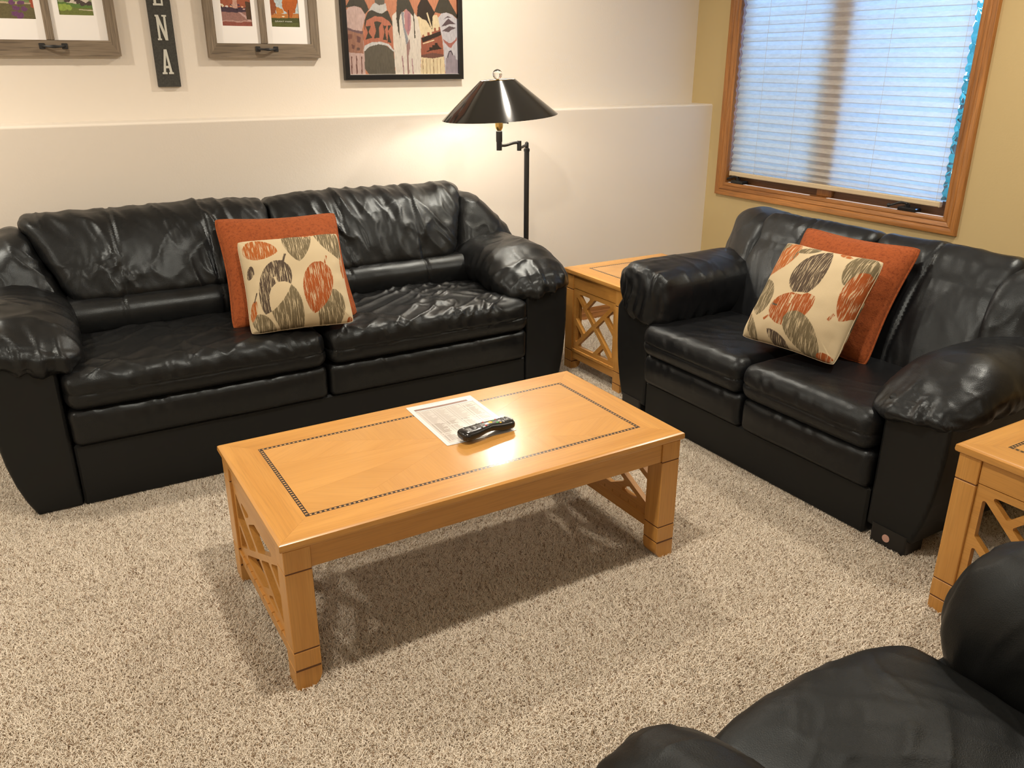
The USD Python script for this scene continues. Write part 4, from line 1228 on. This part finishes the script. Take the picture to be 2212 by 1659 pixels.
street = [(R(0, 0, 0.3, 0.022), lin(150, 84, 72)), (R(0, 0.018, 0.3, 0.024), lin(190, 150, 140)), (R(0, 0.024, 0.3, 0.062), lin(160, 118, 110)), (R(0, 0.058, 0.3, 0.078), lin(70, 50, 66)), (R(0, 0.078, 0.3, 0.3), lin(168, 92, 66)),
          (sg.Polygon([(0.075, 0.06), (0.085, 0.06), (0.14, 0.02), (0.12, 0.02)]), lin(205, 170, 165)), (R(0.055, 0.075, 0.075, 0.2), lin(205, 165, 150)), (R(0.11, 0.03, 0.14, 0.1), lin(86, 62, 44))]
street += [(blob(0.13 * g.random(), 0.066 + 0.022 * g.random(), 0.005, 0.004, 100 + k), c_) for k, c_ in enumerate([lin(236, 226, 220), lin(240, 230, 200), lin(60, 40, 60), lin(210, 170, 160), lin(40, 30, 46), lin(236, 190, 150), lin(90, 60, 80)] * 2)]
autumn = [(R(0, 0, 0.2, 0.045), lin(78, 84, 44)), (R(0, 0.0, 0.2, 0.02), lin(96, 102, 54)), (R(0, 0.045, 0.2, 0.3), lin(196, 214, 222)), (R(0, 0.040, 0.2, 0.058), lin(196, 128, 66)), (blob(0.095, 0.105, 0.036, 0.06, 7), lin(186, 98, 36)), (blob(0.085, 0.145, 0.03, 0.04, 8), lin(196, 104, 40)),
          (blob(0.012, 0.09, 0.018, 0.035, 9), lin(150, 84, 50)), (blob(0.045, 0.068, 0.02, 0.014, 10), lin(204, 132, 60)), (R(0.084, 0.04, 0.087, 0.075), lin(70, 44, 30)), (blob(0.060, 0.047, 0.006, 0.003, 12), lin(240, 225, 190))]
pf = rustic_frame('rustic grey wood window frame with a town street photo and an orange autumn photo', 0.868, 1.466,
                  [(0.077, 0.132, 0.207, 0.132 + PH, street, lin(170, 96, 70)), (0.295, 0.132, 0.424, 0.132 + PH, autumn, lin(196, 214, 222))], 35)
tx = meshkit.text_mesh('GRANT PARK', 0.0062, 0.0002)
tv = tx.vertices
part(pf, 'print_lettering', trimesh.Trimesh(np.c_[tv[:, 0] * 1.5 + 0.310, -0.0118 - tv[:, 2], tv[:, 1] + 0.1515], tx.faces, process=False), plain('print_white', (0.7, 0.72, 0.62), 0.5), label='small white lettering on the autumn photo')

# vertical board sign: slab lettering E N A
sign = thing('wall_sign', 'narrow dark grey board sign with pale vertical letters between the two rustic frames', 'sign', (0.642, YU - 0.001, 1.347))
part(sign, 'board', box((0.0, -0.016, 0.0), (0.094, 0.0, 0.60), 0.0015), M_sign)


def slab(ch):
    if ch == 'A':
        s = sg.Polygon([(0.017, 0.1), (0.029, 0.1), (0.041, 0.008), (0.046, 0.008), (0.046, 0), (0.026, 0), (0.026, 0.008), (0.0305, 0.008), (0.029, 0.024), (0.0165, 0.024), (0.0150, 0.008), (0.020, 0.008), (0.020, 0), (0, 0), (0, 0.008), (0.005, 0.008)])
        return s.difference(sg.Polygon([(0.0178, 0.034), (0.0280, 0.034), (0.0232, 0.076)]))
    if ch == 'N':
        return shapely.unary_union([sg.box(0.004, 0, 0.013, 0.1), sg.box(0.033, 0, 0.042, 0.1), sg.Polygon([(0.003, 0.1), (0.014, 0.1), (0.042, 0), (0.031, 0)]), sg.box(0, 0, 0.017, 0.007), sg.box(0.0, 0.093, 0.014, 0.1), sg.box(0.027, 0.093, 0.046, 0.1)])
    return shapely.unary_union([sg.box(0.004, 0, 0.014, 0.1), sg.box(0, 0, 0.040, 0.008), sg.box(0, 0.092, 0.040, 0.1), sg.box(0.004, 0.046, 0.028, 0.054), sg.box(0.033, 0, 0.040, 0.022), sg.box(0.033, 0.078, 0.040, 0.1), sg.box(0.024, 0.040, 0.028, 0.060)])


for ch, z in (('A', 0.052), ('N', 0.188), ('E', 0.324)):
    part(sign, 'letter', prism(affinity.translate(slab(ch), 0.024, z), 0.002, 'y', -0.018), M_letter)

# painting of draped figures in a black frame
PW, PHh = 0.640, 0.62
art = thing('framed_painting', 'painting of draped figures in orange, black and white in a thin black frame', 'painting', (1.492, YU - 0.001, 1.366))
fw_ = 0.025
for a, b, o in (((0, 0), (PW, 0), (0, -1)), ((0, PHh), (PW, PHh), (0, 1)), ((0, 0), (0, PHh), (-1, 0)), ((PW, 0), (PW, PHh), (1, 0))):
    part(art, 'frame_board', frame_board(a, b, fw_, 0.030, o), M_frame_black, smooth=20)
# traced in the print's own frame: (left, bottom) .. scaled to metres
AX0, AX1, AZ = 0.025, 0.615, 0.024


def A(pts):
    p = np.array(pts, float)
    yn = p[:, 1] / 1197.0
    xl, xr = 195 + 60 * yn, 1975 + 5 * yn
    u = (p[:, 0] - xl) / (xr - xl)
    return sg.Polygon(np.c_[u * (AX1 - AX0), (1197 - p[:, 1]) / 1197.0 * 0.332]).buffer(0)


bw_, wh, cr_, rs, pk, tn = lin(66, 60, 46), lin(218, 206, 190), lin(228, 204, 150), lin(196, 100, 56), lin(206, 168, 158), lin(170, 110, 80)
dk, rd, lav, mau, gr = lin(52, 36, 26), lin(166, 78, 40), lin(190, 186, 196), lin(166, 104, 120), lin(98, 90, 74)
AL = [(A([(190, 640), (480, 640), (500, 1200), (200, 1200)]), pk), (A([(200, 430), (470, 500), (470, 850), (230, 830)]), tn), (A([(200, 420), (470, 490), (450, 540), (210, 470)]), lin(120, 84, 90)),
      (A([(210, 180), (260, 110), (360, 90), (440, 130), (510, 230), (450, 490), (330, 470), (210, 430)]), pk), (A([(200, 130), (300, -60), (470, -60), (560, 140), (500, 220), (440, 120), (340, 95), (240, 120)]), bw_),
      (A([(230, 540), (300, 540), (300, 620), (240, 620)]), lin(140, 80, 62)), (A([(370, 560), (430, 590), (420, 680), (370, 660)]), lin(120, 70, 66)), (A([(370, 750), (420, 760), (410, 800), (365, 795)]), lin(110, 76, 66)), (A([(290, 700), (340, 720), (330, 780), (300, 770)]), lin(120, 70, 60))]
AL += [(A([(280 + 75 * k, 900 - 20 * (k % 2)), (296 + 75 * k, 900), (302 + 75 * k, 1190), (288 + 75 * k, 1190)]), lin(124, 70, 58)) for k in range(3)]
AL += [(A([(490, 330), (540, 190), (600, 140), (740, 190), (850, 150), (920, 330), (935, 800), (480, 800)]), bw_), (A([(480, 800), (470, 560), (520, 320), (640, 245), (760, 250), (870, 320), (930, 420), (940, 800)]), rs), (A([(550, 170), (620, 60), (660, 30), (820, 40), (840, 140), (760, 205), (700, 190), (610, 150)]), lin(190, 188, 184)), (A([(650, -60), (800, -60), (800, 50), (720, 70), (650, 30)]), gr),
       (A([(635, 335), (690, 325), (750, 345), (710, 430), (710, 470), (715, 590), (630, 600), (665, 480)]), bw_), (A([(510, 415), (590, 400), (550, 500), (605, 590), (500, 625), (540, 510)]), bw_), (A([(775, 390), (830, 395), (800, 460), (830, 630), (770, 620), (795, 500)]), bw_), (A([(845, 390), (900, 390), (850, 480), (900, 670), (840, 660), (850, 520)]), bw_),
       (A([(470, 800), (490, 720), (600, 660), (740, 655), (860, 690), (945, 800), (930, 830), (840, 720), (700, 700), (560, 740), (500, 810)]), lin(200, 200, 200)), (A([(480, 820), (560, 735), (700, 695), (820, 715), (935, 815), (960, 1200), (560, 1200), (490, 1100)]), gr),
       (A([(915, 230), (990, 160), (1260, 160), (1320, 240), (1390, 500), (1360, 1200), (960, 1200), (930, 600)]), wh), (A([(985, 170), (1000, -60), (1180, -60), (1265, 150), (1285, 580), (1270, 590), (1255, 230), (1130, 120), (1050, 200), (1025, 330), (1040, 600), (1010, 480), (985, 280)]), bw_),
       (A([(1060, 170), (1105, 165), (1100, 330), (1165, 600), (1160, 690), (1135, 690), (1090, 420)]), lin(136, 140, 150)), (A([(1110, 170), (1140, 110), (1215, 190), (1215, 420), (1170, 560), (1115, 420)]), lin(190, 120, 126)), (A([(1165, 180), (1200, 190), (1195, 460), (1160, 480)]), mau),
       (A([(1140, 700), (1190, 600), (1195, 760), (1165, 900), (1180, 1200), (1150, 1200), (1145, 900)]), lin(160, 116, 110)), (A([(1060, 880), (1075, 880), (1100, 1190), (1085, 1190)]), mau), (A([(1215, 930), (1228, 930), (1250, 1190), (1235, 1190)]), mau),
       (A([(1320, 240), (1450, 200), (1640, 200), (1700, 330), (1740, 560), (1380, 560)]), cr_), (A([(1310, 230), (1330, 60), (1390, -60), (1480, -60), (1610, 160), (1570, 230), (1560, 430), (1545, 430), (1500, 350), (1460, 290), (1400, 270), (1350, 230)]), dk), (A([(1465, 165), (1490, 160), (1560, 410), (1545, 430)]), cr_),
       (A([(1375, 580), (1400, 575), (1395, 530), (1420, 525), (1428, 560), (1480, 545), (1478, 490), (1512, 485), (1520, 530), (1552, 520), (1550, 475), (1590, 470), (1588, 415), (1620, 415), (1625, 455), (1668, 450), (1665, 395), (1700, 400), (1745, 890), (1560, 925), (1375, 900)]), rd),
       (A([(1380, 585), (1700, 460), (1705, 530), (1590, 580), (1400, 660)]), dk), (A([(1400, 670), (1590, 605), (1595, 622), (1410, 684)]), cr_), (A([(1450, 800), (1510, 790), (1510, 740), (1555, 740), (1560, 700), (1600, 700), (1605, 660), (1640, 660), (1650, 700), (1690, 740), (1730, 760), (1660, 770), (1540, 790), (1480, 815)]), dk), (A([(1375, 870), (1560, 830), (1745, 860), (1745, 895), (1560, 925), (1375, 905)]), lin(120, 70, 56)),
       (A([(1375, 905), (1560, 925), (1745, 890), (1765, 1200), (1360, 1200)]), cr_)]
AL += [(A([(1395 + 58 * k, 930), (1402 + 58 * k, 930), (1406 + 58 * k, 1190), (1398 + 58 * k, 1190)]), lin(150, 112, 66)) for k in range(6)]
AL += [(A([(1660, 240), (1720, 170), (1810, 150), (1900, 190), (1985, 260), (1990, 1200), (1770, 1200), (1730, 620)]), lav), (A([(1600, 150), (1680, -60), (1840, -60), (1985, 200), (1985, 250), (1890, 180), (1800, 150), (1700, 175)]), bw_), (A([(1740, 275), (1820, 210), (1880, 235), (1810, 235)]), lin(90, 66, 76)), (A([(1715, 385), (1830, 250), (1960, 345), (1850, 340), (1790, 370)]), lin(92, 68, 78)), (A([(1725, 460), (1850, 375), (1960, 405), (1880, 440), (1830, 480)]), lin(96, 76, 84)),
       (A([(1730, 590), (1830, 660), (1870, 660), (1940, 610), (1970, 550), (1965, 620), (1900, 690), (1870, 750), (1830, 730), (1760, 650)]), lin(176, 90, 76)), (A([(1770, 1200), (1780, 920), (1810, 910), (1830, 800), (1870, 790), (1900, 860), (1940, 880), (1950, 940), (1985, 950), (1985, 1200)]), lin(150, 136, 150)), (A([(1800, 910), (1830, 800), (1870, 785), (1905, 860), (1890, 870), (1865, 810), (1840, 815), (1815, 915)]), lin(74, 60, 78))]
art_h = PHh - AZ - 0.025
sheet(AX1 - AX0, art_h, 0.0021, AL, lin(206, 118, 62), M_print, art, 'canvas_print', (AX0, -0.012, AZ), 0.0012, 50, (0.8, 4.0), 0.74, 0.30)
part(art, 'frame_lip', box((AX0 - 0.001, -0.020, AZ - 0.001), (AX1 + 0.001, -0.013, AZ + 0.002)), M_lining)
part(art, 'backing_board', box((0.012, -0.010, 0.012), (PW - 0.012, 0.0, PHh - 0.012)), M_frame_black)

# ------------------------------------------------------------------ things on the coffee table
TZ = 0.4248
GW, GH = 0.2135, 0.302
layers = [(R(0.008, GH - 0.034, GW - 0.022, GH - 0.022), lin(128, 92, 84)), (R(0.006, 0.006, GW - 0.006, GH - 0.04), lin(206, 200, 194)), (R(0.006, GH - 0.043, GW - 0.006, GH - 0.0405), lin(150, 146, 142))]
gg = np.random.default_rng(9)
for c in range(4):
    xa = 0.010 + c * 0.049
    layers.append((R(xa + 0.0455, 0.012, xa + 0.0465, GH - 0.044), lin(140, 134, 128)))
    z = GH - 0.052
    while z > 0.016:
        a = xa + 0.002
        ln_ = 0.020 + 0.022 * gg.random()
        layers.append((R(a, z, a + 0.006, z + 0.0024), lin(120, 112, 104)))
        layers.append((R(a + 0.009, z, a + ln_, z + 0.0024), lin(128, 118, 108)))
        z -= 0.0052 if gg.random() > 0.06 else 0.011
gd = thing('channel_guide', 'laminated white channel guide sheet lying on the coffee table', 'paper', (0.949, 1.945, TZ), -2.0)
ms = sheet(GW, GH, 0.0013, layers, lin(232, 230, 228), M_laminate, gd, 'printed_sheet', (0, 0, 0))
pts = np.array(ms.GetPointsAttr().Get())
fl = np.c_[pts[:, 0], pts[:, 2], 0.0012 + 0.0009 * np.sin(pts[:, 0] * 19) * np.sin(pts[:, 2] * 13 + 1.0)]
ms.GetPointsAttr().Set(Vt.Vec3fArray.FromNumpy(fl.astype(np.float32)))
ms.GetNormalsAttr().Set(Vt.Vec3fArray.FromNumpy(np.tile(np.array([[0, 0, 1]], np.float32), (len(fl), 1))))
part(gd, 'laminate_edge', prism(sg.box(-0.003, -0.003, GW + 0.003, GH + 0.003).buffer(0.004).difference(sg.box(0, 0, GW, GH)), 0.0007, 'z', 0.0003), plain('laminate', (0.72, 0.72, 0.74), 0.15))

rem = thing('remote_control', 'black peanut shaped remote control with coloured buttons on the edge of the channel guide', 'remote control', (1.076, 1.947, TZ + 0.002), matrix=np.array([[math.cos(0.113), -math.sin(0.113), 0], [math.sin(0.113), math.cos(0.113), 0], [0, 0, 1]]) @ np.diag([0.89, 1.03, 1.10]))


def remote_sdf(p):
    s = np.clip(p[:, 0] / 0.105, -1, 1)
    hwid = 0.0265 - 0.0055 * np.exp(-(s / 0.42) ** 2) + 0.002 * (s < 0)
    zc = 0.0165 + 0.006 * np.exp(-(s / 0.40) ** 2) - 0.002 * s
    ht = 0.0140 - 0.0032 * np.exp(-(s / 0.42) ** 2)
    ex = np.maximum(np.abs(p[:, 0]) - 0.080, 0) / 0.026
    k = ((np.abs(p[:, 1]) / hwid) ** 2.6 + (np.abs(p[:, 2] - zc) / ht) ** 2.6 + ex ** 2.6) ** (1 / 2.6)
    return (k - 1) * 0.014


part(rem, 'body', nets(remote_sdf, (-0.115, -0.036, -0.006), (0.115, 0.036, 0.042), 0.0018), plain('remote_black', (0.012, 0.012, 0.012), 0.22), smooth=True)
M_btn = {'k': plain('button_black', (0.02, 0.02, 0.02), 0.3), 'g': plain('button_grey', (0.35, 0.36, 0.37), 0.4), 'y': plain('button_yellow', (0.65, 0.42, 0.03), 0.4), 'gr': plain('button_green', (0.06, 0.35, 0.08), 0.4), 'r': plain('button_red', (0.5, 0.06, 0.05), 0.4), 'w': plain('button_white', (0.6, 0.6, 0.6), 0.4)}


def rtop(x):
    s = x / 0.105
    return 0.0165 + 0.006 * math.exp(-(s / 0.40) ** 2) - 0.002 * s + 0.0140 - 0.0032 * math.exp(-(s / 0.42) ** 2)


def button(x, y, rx, ry, m, hgt=0.0022):
    bm = trimesh.creation.icosphere(2, 1.0)
    bm.apply_scale((rx, ry, hgt))
    part(rem, 'button', moved(bm, (x, y, rtop(x) - 0.0007 - 0.10 * abs(y) ** 1.0 * abs(y) / 0.026)), M_btn[m], smooth=True)


for k, (x, y, rx, ry, m) in enumerate([(0.014, 0.0, 0.0085, 0.0065, 'y'), (-0.012, -0.011, 0.0045, 0.0035, 'r'), (-0.006, 0.012, 0.0045, 0.0035, 'r'), (0.034, 0.010, 0.0055, 0.0035, 'gr'), (0.036, -0.009, 0.0055, 0.0035, 'gr'), (0.046, 0.013, 0.004, 0.003, 'r'), (0.048, -0.002, 0.004, 0.003, 'w'), (0.046, -0.013, 0.004, 0.003, 'y'),
                                       (-0.052, 0.0, 0.0135, 0.0135, 'k'), (-0.052, 0.0, 0.0055, 0.0055, 'g'), (-0.084, 0.010, 0.004, 0.003, 'g'), (-0.086, -0.008, 0.004, 0.003, 'k'), (-0.076, 0.016, 0.004, 0.003, 'k'), (-0.076, -0.015, 0.004, 0.003, 'g'), (-0.030, 0.014, 0.0045, 0.0032, 'k'), (-0.030, -0.014, 0.0045, 0.0032, 'k'), (-0.022, 0.004, 0.004, 0.003, 'g'), (-0.024, -0.006, 0.004, 0.003, 'g')]):
    button(x, y, rx, ry, m)
for a in range(4):
    for b in range(3):
        button(0.060 + 0.0085 * a, (b - 1) * 0.0115, 0.0032, 0.0036, 'k' if (a + b) % 4 else 'g')
part(rem, 'end_plate', box((0.092, -0.012, rtop(0.094) - 0.0035), (0.1, 0.012, rtop(0.094) - 0.0006), 0.001), M_btn['g'], label='grey plate at the tip')
